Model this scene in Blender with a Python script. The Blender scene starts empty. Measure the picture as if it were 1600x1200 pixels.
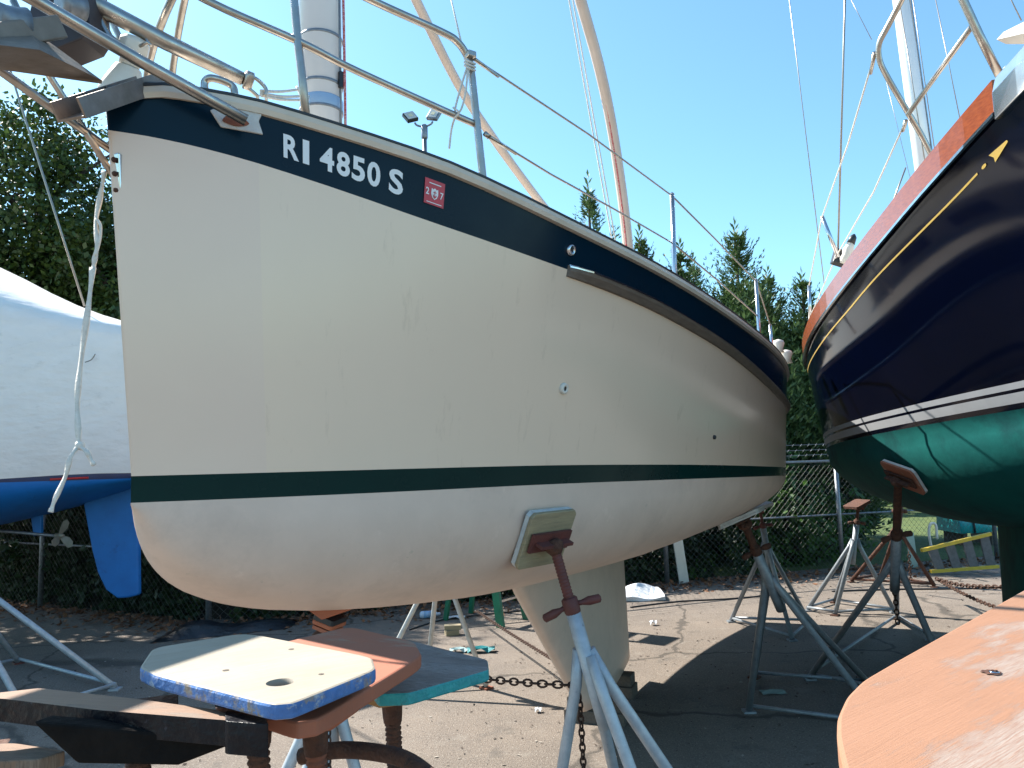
import bpy, bmesh, math, random
import numpy as np
from mathutils import Vector, Matrix
random.seed(7); rng = np.random.default_rng(11)
scn = bpy.context.scene
COL = scn.collection
V = Vector
R = math.radians

# ------------------------------------------------------------------ camera
FPX = 1200.0; HC = 1.95
PITCH = math.atan(120 / FPX); ROLL = R(1.6)
_f = V((0, math.cos(PITCH), math.sin(PITCH))); _u = V((0, -math.sin(PITCH), math.cos(PITCH))); _r = V((1, 0, 0))
CR = _r * math.cos(ROLL) - _u * math.sin(ROLL)
CU = _r * math.sin(ROLL) + _u * math.cos(ROLL)
CF = _f
CAMP = V((0, 0, HC))
def ray(x, y): return CF + CR * ((x - 800) / FPX) - CU * ((y - 600) / FPX)
def P(x, y, Y):
    d = ray(x, y); return CAMP + d * (Y / d.y)
def G(x, y, z=0.0):
    d = ray(x, y); return CAMP + d * ((z - HC) / d.z)
cam_d = bpy.data.cameras.new('camera'); cam = bpy.data.objects.new('camera', cam_d); COL.objects.link(cam)
cam_d.sensor_width = 36; cam_d.lens = 36 * FPX / 1600; cam_d.clip_end = 2000; cam_d.clip_start = 0.05
m3 = Matrix((CR, CU, -CF)).transposed()
cam.matrix_world = Matrix.Translation(CAMP) @ m3.to_4x4()
scn.camera = cam

# ------------------------------------------------------------------ light
SUN_EL = R(45); SUN_AZ = math.atan2(-0.825, 0.565)      # azimuth from +Y, clockwise positive to +X
sdir = V((math.sin(SUN_AZ) * math.cos(SUN_EL), math.cos(SUN_AZ) * math.cos(SUN_EL), math.sin(SUN_EL)))
w = bpy.data.worlds.new('World'); scn.world = w; w.use_nodes = True
nt = w.node_tree; nt.nodes.clear()
sky = nt.nodes.new('ShaderNodeTexSky'); sky.sky_type = 'NISHITA'; sky.sun_disc = False
sky.sun_elevation = SUN_EL; sky.sun_rotation = SUN_AZ % (2 * math.pi)
sky.air_density = 1.0; sky.dust_density = 0.55; sky.ozone_density = 1.2
bg = nt.nodes.new('ShaderNodeBackground'); bg.inputs['Strength'].default_value = 0.085
wo = nt.nodes.new('ShaderNodeOutputWorld')
tint = nt.nodes.new('ShaderNodeMix'); tint.data_type = 'RGBA'; tint.blend_type = 'MULTIPLY'; tint.inputs[0].default_value = 1.0
tint.inputs[7].default_value = (0.76, 1.06, 1.10, 1)
nt.links.new(sky.outputs[0], tint.inputs[6]); nt.links.new(tint.outputs[2], bg.inputs[0]); nt.links.new(bg.outputs[0], wo.inputs[0])
sun_d = bpy.data.lights.new('sun', 'SUN'); sun_d.energy = 4.2; sun_d.angle = R(0.53); sun_d.color = (1.0, 0.95, 0.86)
sun = bpy.data.objects.new('sun', sun_d); COL.objects.link(sun)
sun.rotation_euler = sdir.to_track_quat('Z', 'Y').to_euler(); sun.location = (0, 0, 30)
scn.view_settings.view_transform = 'Standard'; scn.view_settings.look = 'None'
scn.view_settings.exposure = 1.65; scn.view_settings.gamma = 1.0
scn.render.engine = 'CYCLES'
scn.cycles.max_bounces = 7; scn.cycles.diffuse_bounces = 1; scn.cycles.transparent_max_bounces = 8

# ------------------------------------------------------------------ materials
def lin(c): return tuple((x / 12.92 if x <= 0.04045 else ((x + 0.055) / 1.055) ** 2.4) for x in c)
MATS = {}
def mat(name, c1, c2=None, scale=6.0, rough=0.5, metal=0.0, bump=0.0, bscale=None, detail=6.0, stretch=None, lo=0.35, hi=0.65,
        spots=None, coat=0.0, trans=0.0, rough2=None, spec=None):
    """procedural principled material: noise between two linear base colours, optional second layer of spots, optional bump"""
    if name in MATS: return MATS[name]
    m = bpy.data.materials.new(name); m.use_nodes = True; t = m.node_tree; L = t.links
    b = t.nodes['Principled BSDF']; b.inputs['Roughness'].default_value = rough; b.inputs['Metallic'].default_value = metal
    if spec is not None: b.inputs['Specular IOR Level'].default_value = spec
    if coat: b.inputs['Coat Weight'].default_value = coat; b.inputs['Coat Roughness'].default_value = 0.06
    c2 = c2 or tuple(x * 0.8 for x in c1)
    tc = t.nodes.new('ShaderNodeTexCoord'); mp = t.nodes.new('ShaderNodeMapping')
    L.new(tc.outputs['Object'], mp.inputs[0])
    if stretch:
        mp.vector_type = 'TEXTURE'; mp.inputs['Scale'].default_value = tuple(1 / q for q in stretch[0]); mp.inputs['Rotation'].default_value = stretch[1]
    n = t.nodes.new('ShaderNodeTexNoise'); n.inputs['Scale'].default_value = scale; n.inputs['Detail'].default_value = detail
    n.inputs['Roughness'].default_value = 0.62
    L.new(mp.outputs[0], n.inputs['Vector'])
    r = t.nodes.new('ShaderNodeValToRGB'); r.color_ramp.elements[0].position = lo; r.color_ramp.elements[1].position = hi
    r.color_ramp.elements[0].color = (*c1, 1); r.color_ramp.elements[1].color = (*c2, 1)
    L.new(n.outputs['Fac'], r.inputs[0]); out = r.outputs[0]
    for sp in (spots or []):
        col, ssc, slo, shi = sp[:4]
        n2 = t.nodes.new('ShaderNodeTexNoise'); n2.inputs['Scale'].default_value = ssc; n2.inputs['Detail'].default_value = 8
        n2.inputs['Roughness'].default_value = 0.7
        L.new(mp.outputs[0] if len(sp) < 5 else tc.outputs['Object'], n2.inputs['Vector'])
        mr = t.nodes.new('ShaderNodeMapRange'); mr.inputs[1].default_value = slo; mr.inputs[2].default_value = shi
        L.new(n2.outputs['Fac'], mr.inputs[0])
        mx = t.nodes.new('ShaderNodeMix'); mx.data_type = 'RGBA'
        L.new(mr.outputs[0], mx.inputs[0]); L.new(out, mx.inputs[6]); mx.inputs[7].default_value = (*col, 1)
        out = mx.outputs[2]
    L.new(out, b.inputs['Base Color'])
    if rough2 is not None:
        mr = t.nodes.new('ShaderNodeMapRange'); mr.inputs[1].default_value = lo; mr.inputs[2].default_value = hi
        mr.inputs[3].default_value = rough; mr.inputs[4].default_value = rough2
        L.new(n.outputs['Fac'], mr.inputs[0]); L.new(mr.outputs[0], b.inputs['Roughness'])
    if bump:
        nb = t.nodes.new('ShaderNodeTexNoise'); nb.inputs['Scale'].default_value = bscale or scale * 4; nb.inputs['Detail'].default_value = 8
        L.new(mp.outputs[0], nb.inputs['Vector'])
        bp = t.nodes.new('ShaderNodeBump'); bp.inputs['Strength'].default_value = bump; bp.inputs['Distance'].default_value = 0.02
        L.new(nb.outputs['Fac'], bp.inputs['Height']); L.new(bp.outputs[0], b.inputs['Normal'])
    if trans:
        tr = t.nodes.new('ShaderNodeBsdfTranslucent'); L.new(out, tr.inputs[0])
        ms = t.nodes.new('ShaderNodeMixShader'); ms.inputs[0].default_value = trans
        L.new(b.outputs[0], ms.inputs[1]); L.new(tr.outputs[0], ms.inputs[2])
        L.new(ms.outputs[0], t.nodes['Material Output'].inputs[0])
    MATS[name] = m; return m

M_cream = mat('cream_gelcoat', (.755, .585, .448), (.725, .557, .424), scale=1.3, rough=.14, rough2=.22, stretch=((1, 1, .22), (0, 0, 0)), bump=.008, bscale=3, lo=.3, hi=.7,
              spots=[((.67, .495, .35), 2.2, .62, .80), ((.61, .455, .34), 11, .60, .74), ((.42, .36, .28), 40, .74, .8, 1)])
M_bow = mat('repainted_gelcoat', (.756, .582, .462), (.726, .555, .441), scale=1.3, rough=.17, bump=.008, bscale=3)
M_green = mat('green_gelcoat', (.002, .016, .032), (.0016, .013, .027), scale=2.5, rough=.16, rough2=.28, spots=[((.004, .024, .042), 7, .66, .8)], spec=.12)
M_boot = mat('green_boot_stripe', (.0014, .025, .023), (.0011, .020, .019), scale=3, rough=.2, rough2=.3, spec=.1)
M_antif = mat('white_bottom_paint', (.675, .512, .420), (.615, .466, .382), scale=5, rough=.5, bump=.05, bscale=25,
              spots=[((.56, .425, .35), 3.2, .55, .70), ((.44, .36, .28), 18, .66, .76), ((.72, .56, .47), 7, .62, .72)])
M_toe = mat('cream_rail', (.60, .52, .43), (.53, .46, .37), scale=9, rough=.35)
M_dark = mat('dark_rubber', (.012, .014, .018), (.02, .022, .026), scale=20, rough=.45)
M_steel = mat('stainless_tube', (.50, .46, .42), (.37, .33, .29), scale=14, rough=.24, metal=1.0, rough2=.42,
              spots=[((.22, .10, .05), 9, .66, .8)])
M_bright = mat('polished_stainless', (.62, .62, .63), (.5, .5, .52), scale=9, rough=.16, metal=1.0)
M_galv = mat('galvanized_steel', (.27, .29, .32), (.19, .21, .235), scale=22, rough=.42, metal=.75, rough2=.6, spots=[((.07, .035, .02), 30, .68, .76)])
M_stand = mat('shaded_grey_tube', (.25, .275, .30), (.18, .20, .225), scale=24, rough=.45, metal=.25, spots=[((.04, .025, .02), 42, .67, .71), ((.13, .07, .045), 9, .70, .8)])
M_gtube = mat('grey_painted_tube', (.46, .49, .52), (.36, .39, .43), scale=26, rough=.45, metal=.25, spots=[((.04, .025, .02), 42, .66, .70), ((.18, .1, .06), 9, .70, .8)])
M_white = mat('white_plastic', (.70, .66, .59), (.62, .57, .5), scale=8, rough=.4)
M_alu = mat('painted_mast', (.62, .66, .71), (.58, .62, .67), scale=4, rough=.28, metal=.1)
M_aluw = mat('white_mast', (.80, .81, .82), (.76, .77, .78), scale=4, rough=.25, metal=.15)
M_band = mat('mast_tape', (.24, .38, .58), (.27, .41, .60), scale=10, rough=.25)
M_red = mat('red_rope', (.45, .05, .06), (.55, .3, .28), scale=90, rough=.8, stretch=((1, 1, 3), (0, 0, 0)), lo=.45, hi=.55)
M_rope = mat('white_rope', (.70, .67, .62), (.58, .55, .5), scale=60, rough=.85, bump=.3, bscale=150)
M_wire = mat('lifeline_wire', (.34, .30, .26), (.28, .25, .22), scale=60, rough=.4, metal=.7)
M_varn0 = mat('oiled_teak', (.20, .105, .05), (.15, .075, .035), scale=9, rough=.5)
M_boom = mat('white_boom', (.60, .50, .44), (.54, .44, .38), scale=6, rough=.35, spots=[((.3, .22, .16), 24, .68, .76)])
M_letter = mat('white_vinyl', (.72, .74, .75), (.68, .70, .72), scale=20, rough=.35)
M_sticker = mat('red_vinyl', (.50, .035, .06), (.46, .04, .06), scale=20, rough=.4)
M_rubgrey = mat('weathered_rub_rail', (.15, .115, .09), (.10, .078, .062), scale=12, rough=.55, stretch=((1, 1, 6), (0, 0, 0)))
M_rust = mat('rusty_iron', (.055, .020, .012), (.10, .038, .02), scale=26, rough=.85, bump=.5, bscale=90, spots=[((.02, .012, .01), 12, .55, .7)])
M_rustred = mat('red_oxide_steel', (.12, .030, .024), (.085, .026, .022), scale=14, rough=.65, bump=.15, bscale=60)
M_orange = mat('orange_rust_screw', (.28, .085, .04), (.17, .055, .03), scale=18, rough=.8, bump=.4, bscale=80)
M_chain = mat('rusty_chain', (.075, .035, .022), (.05, .026, .018), scale=60, rough=.75, metal=.3)
M_plyw = mat('plywood', (.34, .275, .165), (.25, .205, .13), scale=9, rough=.75, stretch=((1, 1, 10), (0, 0, 0)), bump=.2, spots=[((.16, .18, .07), 7, .6, .75)])
M_padwhite = mat('weathered_white_paint', (.60, .60, .58), (.45, .45, .44), scale=20, rough=.7, bump=.2)

# foreground pads
def wood_paint(name, paint, wood, sc, ang, lo, hi, rough=.7, grain=(1, 9, 1), wood2=None):
    return mat(name, paint, tuple(x * .86 for x in paint), scale=sc, rough=rough, stretch=(grain, (0, 0, ang)), bump=.35, bscale=sc * 5,
               lo=.4, hi=.62, spots=[(wood, sc * .55, lo, hi), (wood2 or tuple(x * .55 for x in wood), sc * 2.6, .66, .74)])
def wood_board(name, c1, c2, wea, wea2, ang, amount, sc=1.0, rough=.7, bump=.25):
    m = bpy.data.materials.new(name); m.use_nodes = True; t = m.node_tree; L = t.links; b = t.nodes['Principled BSDF']; b.inputs['Roughness'].default_value = rough
    tc = t.nodes.new('ShaderNodeTexCoord')
    def noise(sx, sy, scale, detail=6, rg=.6):
        mp = t.nodes.new('ShaderNodeMapping'); mp.vector_type = 'TEXTURE'; mp.inputs['Rotation'].default_value = (0, 0, ang); mp.inputs['Scale'].default_value = (1 / sx, 1 / sy, 1); L.new(tc.outputs['Object'], mp.inputs[0])
        n = t.nodes.new('ShaderNodeTexNoise'); n.inputs['Scale'].default_value = scale * sc; n.inputs['Detail'].default_value = detail; n.inputs['Roughness'].default_value = rg; L.new(mp.outputs[0], n.inputs['Vector']); return n.outputs['Fac']
    def rng_(v, a, b_, o0=0, o1=1):
        r = t.nodes.new('ShaderNodeMapRange'); r.inputs[1].default_value = a; r.inputs[2].default_value = b_; r.inputs[3].default_value = o0; r.inputs[4].default_value = o1; L.new(v, r.inputs[0]); return r.outputs[0]
    def mixc(f, a, b_):
        x = t.nodes.new('ShaderNodeMix'); x.data_type = 'RGBA'; L.new(f, x.inputs[0])
        for q, i in ((a, 6), (b_, 7)):
            if isinstance(q, tuple): x.inputs[i].default_value = (*q, 1)
            else: L.new(q, x.inputs[i])
        return x.outputs[2]
    def math_(op, a, b_):
        x = t.nodes.new('ShaderNodeMath'); x.operation = op
        for q, i in ((a, 0), (b_, 1)):
            if isinstance(q, (int, float)): x.inputs[i].default_value = q
            else: L.new(q, x.inputs[i])
        return x.outputs[0]
    grain = noise(.7, 15, 9); broad = noise(.9, 3.2, 3.4, 4); fine = noise(1.2, 26, 22, 8, .7); blot = noise(1, 1, 6, 5)
    base = mixc(rng_(math_('ADD', math_('MULTIPLY', grain, .45), math_('MULTIPLY', blot, .55)), .36, .64), c1, c2)
    w = mixc(rng_(fine, .38, .62), wea, wea2)
    mask = rng_(math_('ADD', broad, math_('MULTIPLY', math_('SUBTRACT', fine, .5), .42)), amount, amount + .05)
    crack = rng_(grain, .70, .74, 0, .6)
    col = mixc(crack, mixc(mask, base, w), tuple(x * .45 for x in wea2)); L.new(col, b.inputs['Base Color'])
    bp = t.nodes.new('ShaderNodeBump'); bp.inputs['Strength'].default_value = bump; bp.inputs['Distance'].default_value = .004
    L.new(math_('SUBTRACT', math_('ADD', math_('MULTIPLY', grain, .5), math_('MULTIPLY', fine, .5)), math_('MULTIPLY', mask, .5)), bp.inputs['Height']); L.new(bp.outputs[0], b.inputs['Normal']); return m
M_padcream = wood_board('worn_cream_pad', (.36, .31, .245), (.29, .245, .185), (.25, .21, .17), (.33, .30, .26), R(35), .60, 1.6)
M_blueedge = mat('blue_edge_paint', (.08, .19, .44), (.055, .14, .35), scale=30, rough=.6, bump=.4, bscale=60, lo=.4, hi=.6,
                 spots=[((.26, .21, .17), 26, .52, .60), ((.36, .38, .41), 34, .56, .64)])
M_padbrown = wood_board('red_brown_pad', (.36, .115, .062), (.31, .11, .064), (.36, .22, .15), (.28, .15, .10), R(-30), .62, 1.5)
M_padgrey = wood_board('weathered_grey_wood', (.24, .20, .185), (.16, .135, .125), (.34, .31, .295), (.11, .085, .075), R(-22), .45, 1.6, bump=.5)
M_teal = mat('teal_edge_paint', (.02, .30, .31), (.015, .22, .24), scale=30, rough=.5, bump=.3, spots=[((.05, .04, .035), 20, .66, .72)])
M_padtan = wood_board('tan_board', (.24, .14, .085), (.19, .105, .065), (.26, .19, .14), (.12, .075, .05), R(-12), .55, 1.5)
M_blackedge = mat('glossy_black_edge', (.004, .0042, .007), (.007, .007, .011), scale=24, rough=.25, rough2=.45, bump=.3, bscale=40, spots=[((.07, .07, .085), 18, .64, .72)], spec=.22)
M_greenedge = mat('green_edge_line', (.01, .16, .08), (.01, .11, .06), scale=20, rough=.5)
_g = G(1600, 1050, 1.745) - G(1400, 1150, 1.745); GRAIN = math.atan2(_g.y, _g.x)
M_salmon = wood_board('salmon_painted_board', (.30, .150, .086), (.272, .135, .076), (.31, .255, .215), (.235, .135, .095), GRAIN, .535, 1.3, bump=.35)
M_yellowwedge = mat('yellow_wedge', (.42, .25, .09), (.33, .16, .06), scale=16, rough=.7, bump=.3)

# ------------------------------------------------------------------ mesh builder
ROOT_LOC = {}
class MB:
    def __init__(s): s.v = []; s.f = []; s.m = []; s.sm = []
    def add(s, vs, fs, mi=0, smooth=False):
        o = len(s.v); s.v += [tuple(p) for p in vs]
        for k, f in enumerate(fs):
            s.f.append([o + i for i in f]); s.m.append(mi[k] if isinstance(mi, list) else mi); s.sm.append(smooth)
    def box(s, c, sx, sy, sz, rot=None, mi=0):
        M = rot or Matrix.Identity(3); c = V(c); vs = []
        for a in (-1, 1):
            for b in (-1, 1):
                for d in (-1, 1): vs.append(c + M @ V((a * sx / 2, b * sy / 2, d * sz / 2)))
        s.add(vs, [(0, 1, 3, 2), (4, 6, 7, 5), (0, 4, 5, 1), (2, 3, 7, 6), (0, 2, 6, 4), (1, 5, 7, 3)], mi)
    def bar(s, p, q, wd, h, up=(0, 0, 1), mi=0):
        p = V(p); q = V(q); d = (q - p); L = d.length; d.normalize(); up = V(up)
        x = d.cross(up)
        if x.length < 1e-4: x = d.cross(V((1, 0, 0)))
        x.normalize(); z = x.cross(d).normalized()
        s.box((p + q) / 2, wd, L, h, Matrix((x, d, z)).transposed(), mi)
    def tube(s, pts, r, n=10, mi=0, caps=True):
        pts = [V(p) for p in pts]; N = len(pts)
        rs = r if isinstance(r, (list, tuple)) else [r] * N
        rings = []; prev = None
        for i in range(N):
            t = (pts[min(i + 1, N - 1)] - pts[max(i - 1, 0)]).normalized()
            if prev is None:
                a = V((0, 0, 1)) if abs(t.z) < .9 else V((1, 0, 0)); x = t.cross(a).normalized()
            else:
                x = prev - t * prev.dot(t)
                x = x.normalized() if x.length > 1e-6 else t.orthogonal().normalized()
            prev = x; y = t.cross(x)
            rings.append([pts[i] + (x * math.cos(2 * math.pi * k / n) + y * math.sin(2 * math.pi * k / n)) * rs[i] for k in range(n)])
        vs = [p for rg in rings for p in rg]; fs = []
        for i in range(N - 1):
            for k in range(n): fs.append((i * n + k, i * n + (k + 1) % n, (i + 1) * n + (k + 1) % n, (i + 1) * n + k))
        s.add(vs, fs, mi, True)
        if caps:
            s.add(rings[0], [list(range(n))[::-1]], mi); s.add(rings[-1], [list(range(n))], mi)
    def prism(s, poly, off, mi=0, mi_side=None, mi_bot=None):
        poly = [V(p) for p in poly]; off = V(off); n = len(poly)
        vs = poly + [p + off for p in poly]
        s.add(vs, [list(range(n))], mi); s.add(vs, [list(range(n, 2 * n))[::-1]], mi if mi_bot is None else mi_bot)
        s.add(vs, [(i, i + n, (i + 1) % n + n, (i + 1) % n) for i in range(n)], mi if mi_side is None else mi_side)
    def grid(s, rows, mi=0, smooth=True, closed=False):
        nr = len(rows); nc = len(rows[0]); vs = [p for r in rows for p in r]; fs = []; ms = []
        for i in range(nr - 1):
            for j in range(nc - (0 if closed else 1)):
                j2 = (j + 1) % nc
                fs.append((i * nc + j, i * nc + j2, (i + 1) * nc + j2, (i + 1) * nc + j)); ms.append(mi(i, j) if callable(mi) else mi)
        s.add(vs, fs, ms, smooth)
    def lathe(s, p, q, prof, n=14, mi=0):
        """prof: list of (t along p->q, radius)"""
        p = V(p); q = V(q)
        s.tube_raw([p + (q - p) * t for t, _ in prof], [r for _, r in prof], (q - p).normalized(), n, mi)
    def tube_raw(s, pts, rs, t, n, mi):
        x = t.orthogonal().normalized(); y = t.cross(x); vs = []; fs = []
        for p, r in zip(pts, rs):
            vs += [p + (x * math.cos(2 * math.pi * k / n) + y * math.sin(2 * math.pi * k / n)) * r for k in range(n)]
        for i in range(len(pts) - 1):
            for k in range(n): fs.append((i * n + k, i * n + (k + 1) % n, (i + 1) * n + (k + 1) % n, (i + 1) * n + k))
        s.add(vs, fs, mi, True)
        s.add(vs[:n], [list(range(n))[::-1]], mi); s.add(vs[-n:], [list(range(n))], mi)
    def build(s, name, mats, parent=None, bevel=0.0, fix=True):
        loc = V(ROOT_LOC.get(parent.name, (0, 0, 0))) if parent else V((0, 0, 0))
        own = loc
        if not parent:
            a = np.array(s.v); own = V((float(a[:, 0].mean()), float(a[:, 1].mean()), float(a[:, 2].min())))
        me = bpy.data.meshes.new(name)
        me.from_pydata([tuple(V(p) - own) for p in s.v], [], s.f)
        for mm in (mats if isinstance(mats, (list, tuple)) else [mats]): me.materials.append(mm)
        me.polygons.foreach_set('material_index', s.m); me.polygons.foreach_set('use_smooth', s.sm)
        if fix:
            bm = bmesh.new(); bm.from_mesh(me); bmesh.ops.remove_doubles(bm, verts=bm.verts, dist=1e-5)
            bmesh.ops.recalc_face_normals(bm, faces=bm.faces); bm.to_mesh(me); bm.free()
        me.update()
        o = bpy.data.objects.new(name, me); COL.objects.link(o)
        if parent: o.parent = parent; ROOT_LOC[o.name] = tuple(loc)
        else: o.location = own; ROOT_LOC[o.name] = tuple(own)
        if bevel:
            b = o.modifiers.new('bevel', 'BEVEL'); b.width = bevel; b.segments = 2; b.limit_method = 'ANGLE'; b.angle_limit = R(40)
        return o
def tag(o, label=None, cat=None, group=None, kind=None):
    if label: o['label'] = label
    if cat: o['category'] = cat
    if group: o['group'] = group
    if kind: o['kind'] = kind
    return o
def empty(name, loc, label, cat, group=None):
    o = bpy.data.objects.new(name, None); o.empty_display_size = .2; COL.objects.link(o); o.location = loc
    ROOT_LOC[o.name] = tuple(loc); return tag(o, label, cat, group)
def pch(xs, ys):
    xs = np.array(xs, float); ys = np.array(ys, float); h = np.diff(xs); d = np.diff(ys) / h
    m = np.zeros_like(xs); m[1:-1] = [(0 if a * b <= 0 else 2 * a * b / (a + b)) for a, b in zip(d[:-1], d[1:])]; m[0] = d[0]; m[-1] = d[-1]
    def F(t):
        t = min(max(t, xs[0]), xs[-1])
        i = min(max(int(np.searchsorted(xs, t)) - 1, 0), len(xs) - 2); u = (t - xs[i]) / h[i]
        return float(ys[i] * (2 * u**3 - 3 * u * u + 1) + m[i] * h[i] * (u**3 - 2 * u * u + u) + ys[i + 1] * (-2 * u**3 + 3 * u * u) + m[i + 1] * h[i] * (u**3 - u * u))
    return F
def nspl(xs, ys, pw=1.0):
    xs = np.array(xs, float) ** pw; ys = np.array(ys, float); n = len(xs); h = np.diff(xs); A = np.eye(n); r = np.zeros(n)
    for i in range(1, n - 1):
        A[i, i - 1:i + 2] = [h[i - 1], 2 * (h[i - 1] + h[i]), h[i]]; r[i] = 6 * ((ys[i + 1] - ys[i]) / h[i] - (ys[i] - ys[i - 1]) / h[i - 1])
    M = np.linalg.solve(A, r)
    def F(t):
        t = min(max(t, 0) ** pw, xs[-1]); i = min(max(int(np.searchsorted(xs, t)) - 1, 0), n - 2); a = (xs[i + 1] - t) / h[i]; b = (t - xs[i]) / h[i]
        return float(a * ys[i] + b * ys[i + 1] + ((a**3 - a) * M[i] + (b**3 - b) * M[i + 1]) * h[i]**2 / 6)
    return F
def spline(pts, k=6):
    pts = [V(p) for p in pts]; out = []
    for i in range(len(pts) - 1):
        p0 = pts[max(i - 1, 0)]; p1 = pts[i]; p2 = pts[i + 1]; p3 = pts[min(i + 2, len(pts) - 1)]
        for j in range(k):
            t = j / k
            out.append(0.5 * ((2 * p1) + (p2 - p0) * t + (2 * p0 - 5 * p1 + 4 * p2 - p3) * t * t + (3 * p1 - p0 - 3 * p2 + p3) * t**3))
    out.append(pts[-1]); return out

# ================================================================== CREAM SAILBOAT
TH = R(21); S_, C_ = math.sin(TH), math.cos(TH); BX, BY = -0.97254, 1.96
f_bd = nspl([0, .05, .15, .4, .9, 1.6, 2.4, 3.5, 4.7, 6, 7.3, 8.5], [0, .052, .162, .425, .775, 1.06, 1.26, 1.42, 1.48, 1.42, 1.22, .95])
f_bw = nspl([0, .05, .31, .94, 1.6, 2.32, 3.5, 4.9, 6, 7.3, 8.5], [0, .048, .285, .63, .87, 1.08, 1.32, 1.42, 1.35, 1.12, .80])
f_zs = pch([0, .05, .1, .2, .3, .4, .5, .6, .8, 1, 1.3, 1.6, 2, 2.5, 3, 3.5, 4.2, 5, 6, 7.3, 8.5],
           [2.915, 2.938, 2.952, 2.949, 2.932, 2.911, 2.893, 2.877, 2.839, 2.803, 2.764, 2.735, 2.70, 2.664, 2.638, 2.623, 2.608, 2.60, 2.61, 2.63, 2.66])
f_zb = pch([0, .05, .1, .2, .3, .4, .5, .6, .8, 1, 1.3, 1.6, 2, 2.5, 3, 3.5, 4, 4.5, 5.5, 7.3, 8.5],
           [2.813, 2.812, 2.807, 2.787, 2.759, 2.731, 2.706, 2.685, 2.656, 2.634, 2.609, 2.582, 2.540, 2.49, 2.434, 2.385, 2.347, 2.325, 2.31, 2.33, 2.36])
f_wt = pch([0, 1, 2, 3, 4, 5, 7.3], [1.938, 1.932, 1.914, 1.888, 1.861, 1.84, 1.83])
f_wb = pch([0, 1, 2, 3, 4, 5, 7.3], [1.871, 1.864, 1.846, 1.824, 1.80, 1.775, 1.74])
f_zk = pch([0, .02, .07, .17, .31, .57, 1, 1.5, 2.26, 2.7, 3.5, 4.5, 5.4, 6.3, 7.4, 8.5],
           [1.865, 1.84, 1.75, 1.655, 1.58, 1.50, 1.435, 1.385, 1.35, 1.335, 1.335, 1.355, 1.41, 1.49, 1.59, 1.66])
def BP(s, b, z):
    ss = s - .105 * min(max((z - 1.94) / .96, 0), 1.1) * max(0, 1 - s / 1.2)
    return V((BX + ss * S_ + b * C_, BY + ss * C_ - b * S_, z))
def eP(s): return .80 + .24 * min(1, max(0, (s - 1.4) / 2.4))
def eQ(s): return .86 + .10 * min(1, max(0, (s - 1.4) / 2.4))
def hb(s, z):
    t = (z - f_wb(s)) / (f_zs(s) - f_wb(s))
    if t >= 0: return f_bw(s) + (f_bd(s) - f_bw(s)) * (t ** 1.1)
    q = min(1, (f_wb(s) - z) / max(1e-4, f_wb(s) - f_zk(s)))          # underbody
    ph = math.asin(min(1, q ** (1 / eQ(s))))
    return f_bw(s) * max(0, math.cos(ph)) ** eP(s)
def HP(s, z, side=1): return BP(s, side * hb(s, z), z)
def HN(s, z):
    e = .01; a = HP(s + e, z) - HP(max(0, s - e), z); b_ = HP(s, z + e) - HP(s, z - e)
    n = a.cross(b_).normalized()
    return n if n.dot(V((C_, -S_, 0))) > 0 else -n
boat = empty('cream_sailboat', (.6, 5.6, .2), 'large cream sailboat with dark green sheer band and white registration number', 'sailboat', 'sailboats hauled out in the yard')
SS = [0, .006, .014, .025, .04, .06, .085, .115, .15, .19, .24, .3, .37, .45, .54, .64, .75, .87, 1.0] + [1.0 + .15 * k for k in range(1, 51)]
NT, NU = 10, 14
def section(s):
    out = []; zs, zb, wt, wb, zk = f_zs(s) - .03, f_zb(s), f_wt(s), f_wb(s), f_zk(s)
    for z in (zs, zs - (zs - zb) * .5, zb): out.append((hb(s, z), z))
    for i in range(1, NT + 1):
        z = zb + (wt - zb) * i / NT; out.append((hb(s, z), z))
    out.append((hb(s, wb), wb))
    for i in range(1, NU + 1):
        ph = math.pi / 2 * i / NU
        out.append((f_bw(s) * max(0, math.cos(ph)) ** eP(s) if i < NU else 0, wb - (wb - zk) * math.sin(ph) ** eQ(s)))
    return out
hull = MB(); cols = []
for s in SS:
    sec = section(s)
    cols.append([BP(s, b, z) for b, z in sec] + [BP(s, -b, z) for b, z in sec[-2::-1]])
nsec = len(section(1))
def hull_mi(i, j):
    k = j if j < nsec - 1 else (2 * (nsec - 1) - 1 - j)
    if k < 2: return 1
    if k < 2 + NT: return 4 if (SS[i] < .2 and j < nsec) else 0
    if k == 2 + NT: return 2
    return 3
hull.grid(cols, hull_mi)
hull.add(cols[-1], [list(range(len(cols[-1])))], 0)
hull.build('hull', [M_cream, M_green, M_boot, M_antif, M_bow], boat)
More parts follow.
